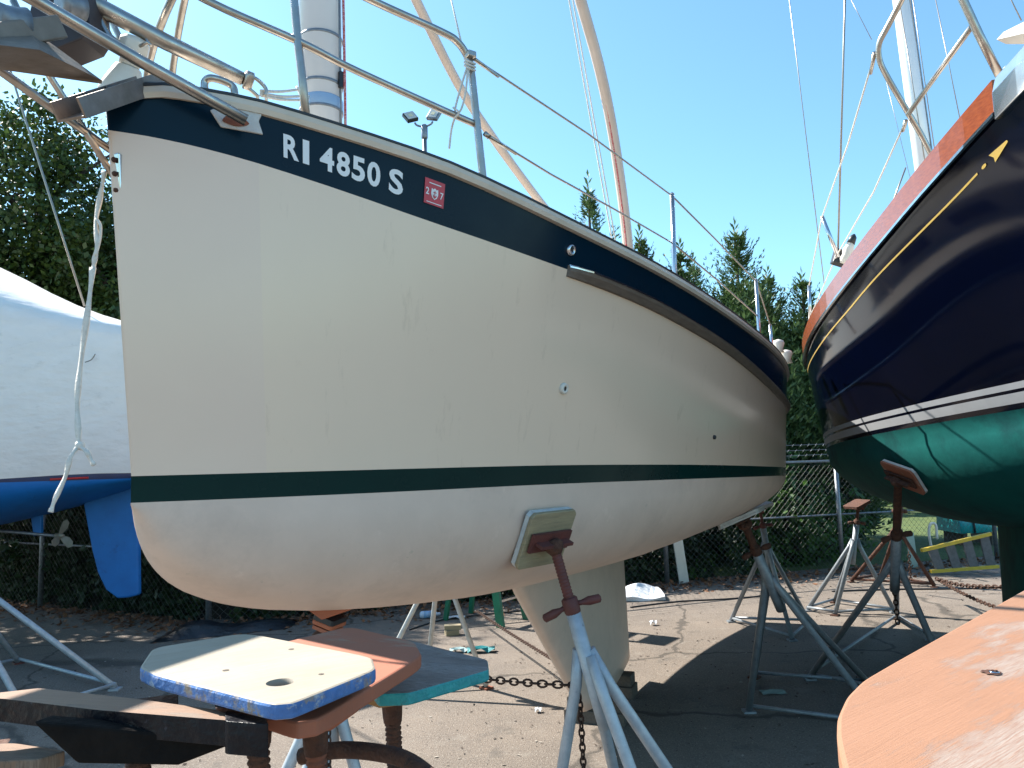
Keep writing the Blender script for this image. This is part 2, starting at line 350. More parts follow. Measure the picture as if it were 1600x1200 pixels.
# deck with cabin trunk
dk = MB(); rows = []
for s in SS[4:]:
    z = f_zs(s) - .09; b = hb(s, z) - .012
    rows.append([BP(s, b * t, z + .05 * (1 - t * t)) for t in (-1, -.6, -.2, .2, .6, 1)])
dk.grid(rows); dk.build('deck', M_toe, boat)
cb = MB(); rows = []
for s in (2.3, 2.5, 3.3, 4.3, 5.2, 5.25):
    h = .02 if s in (2.3, 5.25) else .26; wv = .62 + .05 * math.sin(s); z0 = f_zs(s) - .06
    rows.append([BP(s, wv, z0 - .03), BP(s, wv * .93, z0 + h * .8), BP(s, wv * .5, z0 + h), BP(s, 0, z0 + h * 1.05), BP(s, -wv * .5, z0 + h), BP(s, -wv * .93, z0 + h * .8), BP(s, -wv, z0 - .03)])
cb.grid(rows, smooth=False); cabin = cb.build('cabin_trunk', M_toe, boat)
for s in (2.9, 3.6, 4.3):
    wv = .62 + .05 * math.sin(s); z0 = f_zs(s) - .06
    cw = MB(); cw.bar(BP(s - .2, wv * .985 + .004, z0 + .1), BP(s + .2, wv * .985 + .004, z0 + .1), .012, .09); cw.build('cabin_window', M_dark, cabin)
# toe rail and its dark cap
def rail_loft(prof, mats, name, s0=0, side_list=(1, -1), mi=None, parent=boat):
    m = MB()
    for sd in side_list:
        rows = []
        for s in [x for x in SS if x >= s0]:
            z = f_zs(s); b = hb(s, z)
            rows.append([BP(s, sd * max(.0, b + db), z + dz) for db, dz in prof])
        m.grid(rows, mi or 0, smooth=False, closed=True)
        m.add(rows[0], [list(range(len(prof)))], 0); m.add(rows[-1], [list(range(len(prof)))[::-1]], 0)
    return m.build(name, mats, parent)
toe = rail_loft([(.012, -.034), (.017, -.02), (.014, -.004), (-.05, -.004), (-.05, -.034)], M_toe, 'toe_rail')
rail_loft([(.016, -.0035), (.016, .004), (.006, .008), (-.044, .008), (-.048, -.0035)], M_dark, 'rail_cap')
# rub rail
def rub(prof, mats, name, parent):
    m = MB()
    for sd in (1, -1):
        rows = []
        for s in [1.11, 1.14, 1.2] + [1.3 + .15 * k for k in range(48)]:
            k = min(1, .35 + (s - 1.11) / .1)
            z = f_zb(s) + .005; b = hb(s, z)
            rows.append([BP(s, sd * (b + db * k), z + dz) for db, dz in prof])
        m.grid(rows, 0, smooth=False, closed=True)
        m.add(rows[0], [list(range(len(prof)))], 0); m.add(rows[-1], [list(range(len(prof)))[::-1]], 0)
    return m.build(name, mats, parent)
rr = rub([(-.02, .012), (.026, .009), (.030, 0), (.026, -.010), (.008, -.030), (-.02, -.030)], M_rubgrey, 'rub_rail', boat)
rub([(.018, .0105), (.027, .012), (.034, .006), (.033, .001), (.0295, .001), (.027, .0095)], M_bright, 'metal_strip', rr)
# keel
kl = MB(); rows = []
for q in range(13):
    t = q / 12; z = 1.52 + (.18 - 1.52) * t
    tt = max(0, (1.27 - z) / (1.27 - .18)); sl = 2.62 + 1.28 * tt; st = 5.36 + .09 * tt
    c = st - sl; th = .125 * (1 - .35 * tt); row = []
    for a in range(24):
        x = (1 - math.cos(2 * math.pi * a / 24)) / 2
        y = (1.48 * math.sqrt(x) - .63 * x - 1.76 * x * x + 1.42 * x**3 - .51 * x**4) * 2 * th
        row.append(BP(sl + c * x, y * (1 if a < 12 else -1), z))
    rows.append(row)
kl.grid(rows, closed=True); kl.add(rows[-1], [list(range(24))], 0)
kl.build('keel', M_antif, boat)
# registration number, plate sticker
def text_mesh(body, size=1.0, offset=0.0):
    cu = bpy.data.curves.new('lettering', 'FONT'); cu.body = body; cu.size = size; cu.offset = offset; cu.resolution_u = 4
    o = bpy.data.objects.new('lettering', cu); COL.objects.link(o)
    me = bpy.data.meshes.new_from_object(o.evaluated_get(bpy.context.evaluated_depsgraph_get()))
    vs = [v.co.copy() for v in me.vertices]; fs = [list(p.vertices) for p in me.polygons]
    bpy.data.objects.remove(o); bpy.data.curves.remove(cu); bpy.data.meshes.remove(me)
    return vs, fs
arc = [0.0]; arcs = [i * .001 for i in range(1500)]
for i in range(1, 1500): arc.append(arc[-1] + (HP(arcs[i], 2.8) - HP(arcs[i - 1], 2.8)).length)
def s_of_arc(a): return float(np.interp(a, arc, arcs))
def arc_of_s(s): return float(np.interp(s, arcs, arc))
def on_band(s, fr, off=.0025):
    z = f_zb(s) + fr * (f_zs(s) - .03 - f_zb(s)); return HP(s, z) + HN(s, z) * off
reg = MB()
def put_text(mb, body, s0, s1, fr0, fr1, off=.0025, bold=.03, mi=0):
    vs, fs = text_mesh(body, 1.0, bold)
    x0 = min(v.x for v in vs); x1 = max(v.x for v in vs); y0 = min(v.y for v in vs); y1 = max(v.y for v in vs)
    a0, a1 = arc_of_s(s0), arc_of_s(s1); out = []
    for v in vs:
        s = s_of_arc(a0 + (a1 - a0) * (v.x - x0) / (x1 - x0)); fr = fr0 + (fr1 - fr0) * (v.y - y0) / (y1 - y0)
        out.append(on_band(s, fr, off))
    mb.add(out, fs, mi)
def band_s(xpx):                       # station on the band whose picture column is xpx
    best = min(arcs, key=lambda s: abs(project(on_band(s, .5))[0] - xpx)); return best
def project(q):
    v = V(q) - CAMP; z = v.dot(CF); return 800 + FPX * v.dot(CR) / z, 600 - FPX * v.dot(CU) / z
for ch, xa, xb in (('R', 443, 467), ('I', 473, 483), ('4', 500, 522), ('8', 526, 547), ('5', 550, 570), ('0', 574, 594), ('S', 608, 630)):
    put_text(reg, ch, band_s(xa), band_s(xb), .275, .735)
reg.build('registration_number', M_letter, boat, fix=False)
sa, sb = band_s(663), band_s(694)
st = MB(); rows = []
for k in range(6):
    s = sa + (sb - sa) * k / 5; rows.append([on_band(s, .31), on_band(s, .78)])
st.grid(rows, smooth=False); sticker = st.build('registration_sticker', M_sticker, boat, fix=False)
sp_ = MB(); dss = sb - sa
put_text(sp_, '2', sa + dss * .06, sa + dss * .22, .48, .61, .004, .02); put_text(sp_, '7', sa + dss * .78, sa + dss * .94, .46, .59, .004, .02)
def band_poly(pts, off=.004): return [on_band(sa + dss * u, .31 + .47 * v_, off) for u, v_ in pts]
sp_.add(band_poly([(.34, .66), (.42, .62), (.5, .68), (.58, .62), (.66, .66), (.68, .45), (.62, .30), (.5, .22), (.38, .30), (.32, .45)]), [list(range(10))])
sp_.add(band_poly([(.2, .86), (.8, .86), (.8, .82), (.2, .82)]), [(0, 1, 2, 3)])
sp_.add(band_poly([(.12, .10), (.88, .10), (.88, .07), (.12, .07)]), [(0, 1, 2, 3)])
sp_.build('sticker_print', M_letter, sticker, fix=False)
ank = MB()
ank.add(band_poly([(.485, .58), (.515, .58), (.515, .30), (.485, .30)], .0055), [(0, 1, 2, 3)])
ank.add(band_poly([(.42, .52), (.58, .52), (.58, .49), (.42, .49)], .0055), [(0, 1, 2, 3)])
ank.add(band_poly([(.40, .42), (.44, .40), (.5, .31), (.56, .40), (.60, .42), (.57, .32), (.5, .26), (.43, .32)], .0055), [list(range(8))])
ank.build('sticker_anchor', M_sticker, sticker, fix=False)
# through-hull fittings
def hull_at(xpx, ypx, lo=0.0, hi=4.8):
    """point of the port topside seen at a picture position, by search over station and height"""
    best = None
    s0, s1, z0, z1 = lo, hi, 1.25, 2.95
    for _ in range(5):
        c = []
        for i in range(25):
            for j in range(25):
                s = s0 + (s1 - s0) * i / 24; z = z0 + (z1 - z0) * j / 24
                if z < f_zk(s) or z > f_zs(s): continue
                x, y = project(HP(s, z)); c.append(((x - xpx)**2 + (y - ypx)**2, s, z))
        best = min(c); ds = (s1 - s0) / 10; dz = (z1 - z0) / 10
        s0, s1, z0, z1 = max(lo, best[1] - ds), best[1] + ds, best[2] - dz, best[2] + dz
    return best[1], best[2]
def fitting(xpx, ypx, r, mats, name, hole=True):
    s, z = hull_at(xpx, ypx); p = HP(s, z); n = HN(s, z); m = MB()
    m.lathe(p - n * .02, p + n * .012, [(0, r), (.72, r), (.95, r * .9), (1, r * .72), (1.0, r * .45), (.7, r * .40), (.69, r * .01)], 20)
    o = m.build(name, mats, boat)
    if hole:
        h = MB(); h.lathe(p, p + n * .008, [(0, r * .42), (1, r * .42)], 16); h.build('drain_hole', M_dark, o)
    return o
fitting(891, 391, .022, M_bright, 'vent_fitting')
fitting(880, 607, .021, M_white, 'drain_fitting')
fitting(1115, 683, .011, M_dark, 'drain_plug', False)
# stem fitting, strut plate
sf = MB(); n0 = HN(.012, 2.6)
pts = [P(170, 241, 1.884), P(186, 238, 1.878), P(189, 312, 1.898), P(175, 318, 1.904)]
sf.prism(pts, V((.006, .03, 0)))
stemf = sf.build('stem_fitting', M_bright, boat, bevel=.003)
for yy in (250, 272, 298):
    p = P(180 + (yy - 250) * .05, yy, 1.881 + (yy - 250) * .0003); bl = MB(); bl.lathe(p, p + n0 * -.0 + V((-.004, -.008, 0)), [(0, .007), (.6, .007), (1, .004)], 8); bl.build('bolt', M_rust, stemf)
def band_px(x, y, off=.006):
    s, z = hull_at(x, y, 0, 1.5); return HP(s, z) + HN(s, z) * off
pl = MB(); pl.prism([band_px(*q) for q in ((328, 173), (352, 163), (410, 178), (404, 190), (411, 211), (345, 199))], HN(.15, 2.8) * -.010)
plate = pl.build('strut_plate', M_padwhite, boat, bevel=.003)
rs_ = MB(); rs_.prism([band_px(368 + 19 * math.cos(q) * (1 + .2 * math.sin(3 * q)), 189 + 9.5 * math.sin(q) + 3 * math.cos(q), .009) for q in [2 * math.pi * k / 20 for k in range(20)]], HN(.15, 2.8) * -.004)
rs_.build('rust_stain', M_orange, plate)
# pulpit
PT = 2.42
def tubes(name, lines, r, m, parent, n=12):
    mb = MB()
    for ln in lines: mb.tube(ln, r, n)
    return mb.build(name, m, parent)
pa = [P(757, 300, PT), P(745, 190, PT), P(736, 110, PT), P(730, 88, PT), P(715, 66, 2.40), P(690, 50, 2.38), P(580, 0, 2.30), P(430, -75, 2.22), P(200, -190, 2.14), P(40, -260, 2.12)]
pul = tubes('pulpit', [spline(pa, 5)], .0125, M_steel, boat)
tubes('lower_rail', [spline([P(742, 194, PT), P(650, 153, 2.33), P(545, 105, 2.22), P(465, 64, 2.13), P(322, 0, 2.08), P(150, -95, 2.10), P(0, -160, 2.12)], 5)], .0112, M_steel, pul)
tubes('pulpit_leg', [[P(480, 200, 2.13), P(472, 120, 2.13), P(465, 64, 2.13), P(459, -5, 2.13), P(452, -80, 2.13)]], .0125, M_steel, pul)
tubes('pulpit_leg', [[P(195, 80, 2.05), P(170, 58, 2.05), P(140, 0, 2.05), P(110, -100, 2.0)]], .0125, M_steel, pul)
tubes('pulpit_leg', [[P(198, 90, 2.2), P(185, 55, 2.2), P(158, 0, 2.2), P(130, -60, 2.15)]], .0095, M_steel, pul)
def mirror(p):
    d = V((p.x - BX, p.y - BY, 0)); b = d.x * C_ - d.y * S_; return V((p.x - 2 * b * C_, p.y + 2 * b * S_, p.z))
tubes('pulpit_rail', [[mirror(V(p)) for p in spline(pa, 5)]], .0125, M_steel, pul)
tubes('lower_rail', [[mirror(V(p)) for p in spline([P(742, 194, PT), P(545, 105, 2.22), P(465, 64, 2.13), P(322, 0, 2.08), P(150, -95, 2.10), P(0, -160, 2.12)], 5)]], .0122, M_steel, pul)
m = MB()
for k in range(4):
    o = V((-.46 - .075 * k * C_, -.14 + .075 * k * S_, 0)); a = V((BX, BY, 2.90)) + o * .55 + V((-.27, .24, 0)); m.bar(a, a + V((-S_ * .62, -C_ * .62 + .1, .03)), .066, .03)
m.build('shadow_slats', M_varn0, boat)  # unseen slats added out of view to shade the cream pad
# clamp and shackles at pulpit corner
cl = MB(); cl.box(P(735, 86, PT - .01), .03, .03, .02, Matrix.Rotation(.6, 3, 'Z')); cl.build('rail_clamp', M_steel, pul, bevel=.003)
cl = MB(); cl.tube([P(757, 208, PT), P(764, 214, PT)], .009, 8); cl.build('rail_clamp', M_steel, pul)
# stays of the bow platform
tubes('bow_strut', [[P(-60, -62, 1.55), P(55, 0, 1.68), P(220, 96, 1.82), P(385, 188, HP(.14, 2.82).y - .012)]], .0155, M_steel, boat)
tubes('bobstay_tube', [[P(20, 0, 1.72), P(75, 115, 1.80), P(130, 200, 1.87), P(178, 277, 1.935)]], .0085, M_steel, boat)
tubes('lower_strut', [[P(-50, 77, 1.66), P(0, 110, 1.70), P(100, 182, 1.80), P(172, 234, 1.97)]], [.011, .011, .0105, .010], M_steel, boat)
pole = tubes('whisker_pole', [[P(20, -60, 1.95), P(130, -2, 2.03), P(260, 66, 2.12), P(380, 124, 2.21)]], [.027, .026, .024, .020], M_steel, boat, 14)
ft = MB(); ft.tube(spline([P(384, 120, 2.21), P(400, 123, 2.22), P(415, 138, 2.23), P(414, 150, 2.23)], 4), .006, 8)
ft.tube(spline([P(382, 135, 2.21), P(393, 142, 2.22), P(402, 150, 2.23)], 4), .006, 8); ft.lathe(P(392, 112, 2.2), P(384, 140, 2.22), [(0, .011), (.2, .016), (.8, .016), (1, .011)], 10)
ft.build('fork_end', M_steel, pole)
rp = MB()
for y0, y1 in ((142, 138), (146, 150), (149, 156)):
    rp.tube(spline([P(408, y0, 2.23), P(440, (y0 + y1) / 2 + 3, 2.4), P(476, y1, 2.62)], 5), .005, 6)
rp.tube(spline([P(464, 136, 2.6), P(470, 150, 2.58), P(476, 170, 2.6), P(482, 150, 2.62)], 4), .005, 6)
rp.tube([P(416, 145, 2.23), P(416, 160, 2.24)], .005, 6); rp.tube([P(403, 148, 2.23), P(402, 158, 2.24)], .005, 6)
rp.build('lashing_rope', M_rope, pole)
# anchor roller channels
def channel(name, a, b, wd, h, m, up=(0, 0, 1)):
    mb = MB(); a = V(a); b = V(b); d = (b - a).normalized(); x = d.cross(V(up)).normalized(); z = x.cross(d)
    mb.bar(a, b, wd, .006, up); t = z * (h / 2 - .003)
    mb.bar(a + x * wd / 2 + t, b + x * wd / 2 + t, .006, h + .002, up); mb.bar(a - x * wd / 2 + t, b - x * wd / 2 + t, .006, h + .002, up)
    return mb.build(name, m, boat)
ch1 = channel('anchor_channel', P(240, 142, 1.98), P(112, 186, 1.72), .075, .045, mat('dull_channel_steel', (.30, .25, .22), (.2, .165, .14), scale=11, rough=.45, metal=.8, rough2=.6))
m = MB(); m.prism([P(x, y, 1.98) for x, y in ((46, 16), (50, 42), (86, 76), (127, 60), (140, 40), (132, -40), (60, -40))], V((.01, .10, 0)))
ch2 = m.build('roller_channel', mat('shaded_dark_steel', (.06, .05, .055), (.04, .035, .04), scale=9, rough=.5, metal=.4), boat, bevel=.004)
m = MB(); m.prism([P(x, y, 1.955) for x, y in ((40, 44), (82, 29), (84, 40), (55, 55))], V((.0, .015, 0))); m.build('cheek_plate', M_bright, ch2)
for x, y, yy, r in ((18, 34, 1.58, .036), (112, 10, 1.94, .036)):
    ro = MB(); p = P(x, y, yy); d = V((.55, .75, .2)).normalized(); ro.lathe(p - d * .03, p + d * .03, [(0, r * .35), (.02, r), (.3, r * .9), (.7, r * .9), (.98, r), (1, r * .35)], 20)
    ro.build('bow_roller', M_galv, ch2)
wl = MB(); b0 = P(197, 120, 2.12); ax = (P(213, 60, 2.1) - b0).normalized()
wl.lathe(b0 - ax * .06, b0 + ax * .03, [(0, .062), (.15, .062), (.5, .052), (1, .034)], 20)
wl.lathe(b0 + ax * .03, b0 + ax * .115, [(0, .030), (.3, .030), (.32, .044), (.85, .042), (1, .026)], 8)
chk = wl.build('windlass', M_white, boat, bevel=.004)
wh = MB(); wh.tube([P(219, 72, 2.05), P(232, 66, 2.03)], .005, 8); wh.tube([P(228, 62, 2.03), P(236, 72, 2.03)], .004, 8); wh.build('windlass_handle', M_steel, chk)
# deck chock (closed loop handle)
hk = MB(); hk.tube(spline([P(320, 142, 2.04), P(320, 128, 2.04), P(330, 122, 2.04), P(352, 128, 2.06), P(364, 136, 2.07), P(367, 150, 2.07)], 5), .0105, 10); hk.build('deck_chock', M_steel, boat)
# mast
ms = BP(.85, 0, 2.7); mt = V((ms.x - .03, ms.y - .02, 12.2))
mb = MB(); mb.lathe(ms - V((0, 0, .5)), mt, [(0, .078), (.3, .078), (1, .05)], 32); mast = mb.build('mast', M_alu, boat)
mdir = (mt - ms).normalized()
def mast_at(y): # point on the mast axis at picture row
    lo, hi = 2.5, 6.0
    for _ in range(40):
        mid = (lo + hi) / 2; p = ms + mdir * (mid - ms.z)
        if project(p)[1] > y: lo = mid
        else: hi = mid
    return p
for y, h, m in ((64, .006, M_galv), (137, .006, M_galv), (167, .022, M_band), (177, .005, M_galv)):
    p = mast_at(y); q = MB(); q.lathe(p - mdir * h, p + mdir * h, [(0, .0788), (.1, .0805), (.9, .0805), (1, .0788)], 32); q.build('mast_band', m, mast)
sc_ = MB(); cdir = V((CR.x, CR.y, 0)).normalized()
sc_.tube([ms + cdir * .074 - V((0, .02, 0)) + V((0, 0, .1)), mast_at(0) + cdir * .074 - V((0, .02, 0)), mast_at(-900) + cdir * .07 - V((0, .02, 0))], .006, 6); sc_.build('sail_track', M_galv, mast)
hal = MB(); hp = []
for i in range(60):
    t = i / 59; p = ms + mdir * (.05 + 3.2 * t); hp.append(p + cdir * (.094 - .012 * t + .003 * math.sin(9 * t)) - V((0, .03, 0)))
hal.tube(hp, .0052, 6); hal.build('halyard', M_red, mast)
cle = MB(); p = mast_at(132) + cdir * .082 - V((0, .03, 0)); cle.bar(p - mdir * .03, p + mdir * .03, .014, .02); cle.build('mast_cleat', M_dark, mast)
# wishbone boom halves, lowered on deck
wb_ = MB(); wb_.tube(spline([P(470, -420, 2.9), P(560, -190, 3.3), P(650, 0, 3.75), P(715, 130, 4.05), P(770, 215, 4.3), P(838, 308, 4.6), P(905, 392, 4.9), P(940, 440, 5.0)], 6), .025, 12)
wish = wb_.build('wishbone_boom', M_boom, boat)
wb2 = MB(); w2 = spline([P(520, -800, 2.95), P(760, -420, 3.2), P(858, -170, 3.5), P(907, 0, 3.75), P(938, 112, 3.95), P(960, 222, 4.15), P(980, 370, 4.35), P(985, 470, 4.45)], 8)
wb2.tube(w2, .030, 12); wish2 = wb2.build('wishbone_half', M_boom, wish)
rl = MB(); rl.tube([p + V((-.014, -.027, 0)) for p in w2], .0055, 6); rl.build('boom_line', M_red, wish2)
ln_ = MB()
for xa, xb in ((889, 956), (895, 961)): ln_.tube([P(xa - 30, -200, 4.0), P(xa, 0, 4.05), P(xb, 372, 4.15), P(xb + 3, 420, 4.15)], .0042, 6)
ln_.build('topping_lift', M_rope, wish)
sh = MB(); sh.tube([P(698, -60, 3.0), P(705, 0, 2.9), P(722, 72, 2.45)], .0035, 6); sh.build('halyard_tail', M_rope, pul)
tie = MB(); tie.tube(spline([P(733, 95, 2.40), P(722, 130, 2.39), P(711, 172, 2.39), P(720, 172, 2.38), P(728, 140, 2.38), P(731, 100, 2.40)], 5), .0035, 6)
tie.tube(spline([P(708, 168, 2.38), P(717, 176, 2.37), P(710, 186, 2.38), P(705, 205, 2.4), P(702, 232, 2.4)], 5), .0035, 6)
for k in range(3): tie.tube(spline([P(726, 92 + 5 * k, 2.40), P(734, 97 + 5 * k, 2.39), P(742, 100 + 5 * k, 2.42)], 3), .0045, 6)
tie.build('tie_line', M_rope, pul)
# stanchions and lifelines
stz = {}
for nm, xt, yt, xb, yb, Yd in (('a', 1050, 303, 1054, 425, 3.95), ('b', 1181, 437, 1186, 520, 5.35), ('c', 1203, 508, 1206, 540, 5.9)):
    m = MB(); m.tube([P(xb + 1, yb + 30, Yd), P(xb, yb, Yd), P(xt, yt, Yd)], .0125 if nm != 'c' else .012, 10)
    m.lathe(P(xt, yt, Yd), P(xt, yt - 2.2, Yd), [(0, .0125), (1, .006)], 10); m.build('stanchion', M_bright, boat)
ll = MB()
ll.tube([P(738, 90, PT), P(790, 124, 2.65), P(920, 210, 3.25), P(1050, 306, 3.95)], .0042, 6); ll.tube([P(1050, 306, 3.95), P(1118, 374, 4.6), P(1182, 440, 5.35), P(1204, 510, 5.9)], .005, 6)
ll.tube([P(762, 212, PT), P(860, 272, 2.85), P(960, 327, 3.35), P(1051, 380, 3.95)], .0040, 6); ll.tube([P(1051, 380, 3.95), P(1120, 437, 4.6), P(1184, 494, 5.35)], .005, 6)
life = ll.build('lifeline', M_wire, boat)
for qa, qb in ((P(741, 92, PT), P(778, 119, 2.6)), (P(765, 214, PT), P(806, 240, 2.62))):
    tb = MB(); tb.tube([qa, qb], .0065, 8); tb.build('turnbuckle', M_steel, life)
for x, y, Yd, r in ((1216, 540, 6.1, .05), (1228, 556, 6.3, .055)):
    p = P(x, y, Yd); cs = MB(); cs.lathe(p - V((0, 0, .06)), p + V((0, 0, .05)), [(0, r * .9), (.3, r * .7), (.7, r), (.9, r * .8), (1, r * .2)], 14); cs.build('deck_winch', M_white, boat)
# plow anchor carried on the bow platform
an = MB(); tip = P(160, 126, 1.74); rt = P(-60, 30, 1.50); rl_ = P(5, 28, 1.62); rg = P(-40, 100, 1.42); mid = P(62, 78, 1.52); lowr = P(-5, 108, 1.66)
an.add([tip, P(42, 40, 1.64), rt, P(-70, 62, 1.44), mid, lowr, rg, tip + V((-.004, .004, -.006)), P(42, 46, 1.66), P(-60, 40, 1.53), P(-5, 100, 1.68)],
       [(0, 1, 4), (1, 2, 3, 4), (0, 4, 5), (4, 3, 6, 5), (7, 8, 10), (8, 9, 10), (0, 1, 8, 7), (1, 2, 9, 8), (0, 5, 10, 7)])
M_anch = mat('weathered_anchor_metal', (.24, .20, .165), (.17, .14, .115), scale=9, rough=.55, metal=.5, rough2=.7, bump=.1)
anchor = an.build('plow_anchor', M_anch)
tag(anchor, 'pointed galvanized plow anchor held in the bow roller of the cream sailboat', 'anchor')
ask = MB(); ask.bar(P(-30, 60, 1.5), P(95, 42, 1.66), .02, .05); ask.build('shank', M_anch, anchor, bevel=.004)
# mooring strap from stem
sr = MB()
def strap(pts, wd, th=.003):
    pts = spline(pts, 6); rows = []
    for i, p in enumerate(pts):
        t = (pts[min(i + 1, len(pts) - 1)] - pts[max(0, i - 1)]).normalized(); a = .5 * math.sin(i * .35); x = (CR * math.cos(a) + CF * math.sin(a)); x = (x - t * x.dot(t)).normalized(); n = t.cross(x)
        w_ = wd * (.8 + .2 * math.cos(i * .8))
        rows.append([p + x * w_ + n * th, p - x * w_ + n * th, p - x * w_ - n * th, p + x * w_ - n * th])
    sr.grid(rows, closed=True); sr.add(rows[0], [(3, 2, 1, 0)]); sr.add(rows[-1], [(0, 1, 2, 3)])
strap([P(163, 268, 1.93), P(158, 300, 1.92), P(150, 345, 1.91), P(152, 380, 1.90), P(148, 405, 1.90), P(146, 420, 1.90)], .0065)
strap([P(145, 418, 1.90), P(138, 480, 1.89), P(127, 560, 1.89), P(121, 620, 1.885), P(122, 670, 1.88), P(124, 697, 1.88)], .0075)
strap([P(124, 695, 1.88), P(110, 715, 1.86), P(102, 745, 1.86), P(86, 780, 1.86), P(79, 800, 1.86)], .006)
strap([P(122, 697, 1.88), P(134, 704, 1.87), P(142, 718, 1.87), P(147, 727, 1.87)], .006)
sr.tube(spline([P(150, 342, 1.91), P(157, 352, 1.9), P(156, 375, 1.9), P(149, 400, 1.9)], 4), .004, 6)
sr.lathe(P(121, 690, 1.88), P(129, 702, 1.88), [(0, .006), (.5, .012), (1, .006)], 8)
tag(sr.build('mooring_strap', M_rope), 'frayed white strap hanging down from the stem of the cream sailboat', 'strap')
# keel blocks
kb = MB(); M_block = mat('old_timber', (.12, .095, .075), (.085, .066, .052), scale=14, rough=.85, bump=.3, stretch=((6, 1, 6), (0, 0, 0)))
for s in (4.3, 4.95):
    b_ = MB(); c = BP(s, 0, .09); rot = Matrix.Rotation(-TH, 3, 'Z')
    b_.box(c - V((0, 0, .045)), .46 if s < 4.5 else .30, .20, .09, rot); b_.box(c + V((0, 0, .0445)), .42 if s < 4.5 else .27, .16, .087, rot)
    tag(b_.build('keel_block', M_block, bevel=.006), 'dark timber block under the %s end of the white keel' % ('front' if s < 4.5 else 'back'), 'block', 'timber blocks under the keel')

# ================================================================== JACK STANDS
def thread(mb, p, q, r, pitch=.012, n=14, depth=.12):
    L = (V(q) - V(p)).length; k = max(4, int(L / pitch)); prof = []
    for i in range(k):
        prof += [(i / k, r * (1 - depth)), ((i + .35) / k, r), ((i + .65) / k, r), ((i + .99) / k, r * (1 - depth))]
    mb.lathe(p, q, prof, n)
def jack_stand(label, top, base, feet, nrm=None, pad=(.30, .26), pad_mats=None, pad_poly=None, poly_down=.02, jz=.62, sleeve=.5, screw=.38,
               r_t=.030, r_l=.024, r_s=.019, m_leg=None, m_screw=None, m_brk=None, handle=True, spin=0.0, ties=True, brk_mat=None, handle_t=None, hl=.11):
    m_leg = m_leg or M_gtube; m_screw = m_screw or M_rustred; m_brk = m_brk or M_rustred
    top = V(top); base = V(base); feet = [V(f) for f in feet]
    root = empty('jack_stand', (base.x, base.y, 0), label, 'jack stand', 'jack stands in the boatyard')
    ax = (base - top).normalized(); L = (base - top).length
    # pad
    if pad_poly:
        pb = MB(); pb.prism(pad_poly, V((0, 0, -poly_down)), 0, 1, 2)
        po = pb.build('pad', pad_mats, root, bevel=.004)
        start = top
    else:
        n = V(nrm).normalized(); up = V((0, 0, 1)); x = n.cross(up); x = x.normalized() if x.length > .01 else V((1, 0, 0)); y = n.cross(x).normalized()
        cs_, sn = math.cos(spin), math.sin(spin); x, y = x * cs_ + y * sn, y * cs_ - x * sn
        a, b = pad[0] / 2, pad[1] / 2; c = a * .12
        out = [(-a + c, -b), (a - c, -b), (a, -b + c), (a, b - c), (a - c, b), (-a + c, b), (-a, b - c), (-a, -b + c)]
        pb = MB(); pb.prism([top + x * u + y * v - n * .018 for u, v in out], n * -.015, 0, 0, 0); po = pb.build('pad', pad_mats[0], root, bevel=.003)
        cb_ = MB(); cb_.prism([top + x * u * .99 + y * v * .99 for u, v in out], n * -.0175, 0, 0, 0); cb_.build('carpet_facing', pad_mats[1], po)
        br = MB(); cen = top - n * .045
        br.bar(cen - x * a * .85, cen + x * a * .85, .07, .012, n); br.bar(cen - x * a * .7 - n * .02, cen + x * a * .7 - n * .02, .012, .04, n)
        br.build('bracket', m_brk, root)
        start = top - n * .06
    p1 = start + ax * screw
    sm = MB(); thread(sm, start, p1 + ax * .05, r_s, .0095 if pad_poly else .012, 14, .2 if pad_poly else .12); so = sm.build('screw', m_screw, root)
    nb = MB(); nb.lathe(start - ax * .012, start + ax * .04, [(0, r_s * 1.1), (.3, r_s * (1.25 if pad_poly else 1.9)), (.7, r_s * (1.2 if pad_poly else 1.7)), (1, r_s * 1.1)], 12); nb.build('swivel', M_rust, so)
    if handle:
        hp_ = p1; h = MB(); h.lathe(hp_ - ax * .008, hp_ + ax * .05, [(0, r_t * .8), (.1, r_t * 1.08), (.9, r_t * 1.08), (1, r_t)], 14)
        d = (CR - ax * CR.dot(ax)).normalized() if handle_t is None else V(handle_t); e = ax.cross(d)
        for sg in (1, -1):
            dd = (d * sg + V((0, 0, -.05 if sg > 0 else -.22))).normalized() if handle_t is None else d * sg
            h.lathe(hp_ + ax * .02, hp_ + ax * .02 + dd * hl, [(0, r_t * .45), (.35, r_t * .33), (.6, r_t * .6), (.95, r_t * .55), (1, r_t * .25)], 10)
        h.build('handle', m_brk, root)
    p2 = p1 + ax * sleeve
    sv = MB(); sv.tube([p1 + ax * .03, p2, p2 + ax * .12], r_t, 14); sv.build('sleeve', m_leg, root)
    j = p1 + ax * (sleeve * .62)
    for i, f in enumerate(feet):
        out = (f - j); out.z = 0; out = out.normalized() if out.length > .01 else V((1, 0, 0))
        a0 = j + out * (r_t * .8) + ax * (.02 * (i % 2))
        lg = MB(); lg.tube([a0 - ax * .03, a0 + (f - a0) * .08, f + V((0, 0, .02))], r_l, 12)
        lo = lg.build('leg', m_leg, root)
        fb = MB(); fb.box(f + V((0, 0, .008)), .09, .09, .016, Matrix.Rotation(i * .8, 3, 'Z')); fb.build('foot', m_brk if i % 2 else m_leg, lo)
    if ties and len(feet) > 2:
        for i in range(len(feet)):
            a = feet[i] + V((0, 0, .05)); b = feet[(i + 1) % len(feet)] + V((0, 0, .05)); tb_ = MB(); tb_.tube([a, b], r_l * .62, 8); tb_.build('base_tie', m_leg, root)
    return root, p1, p2
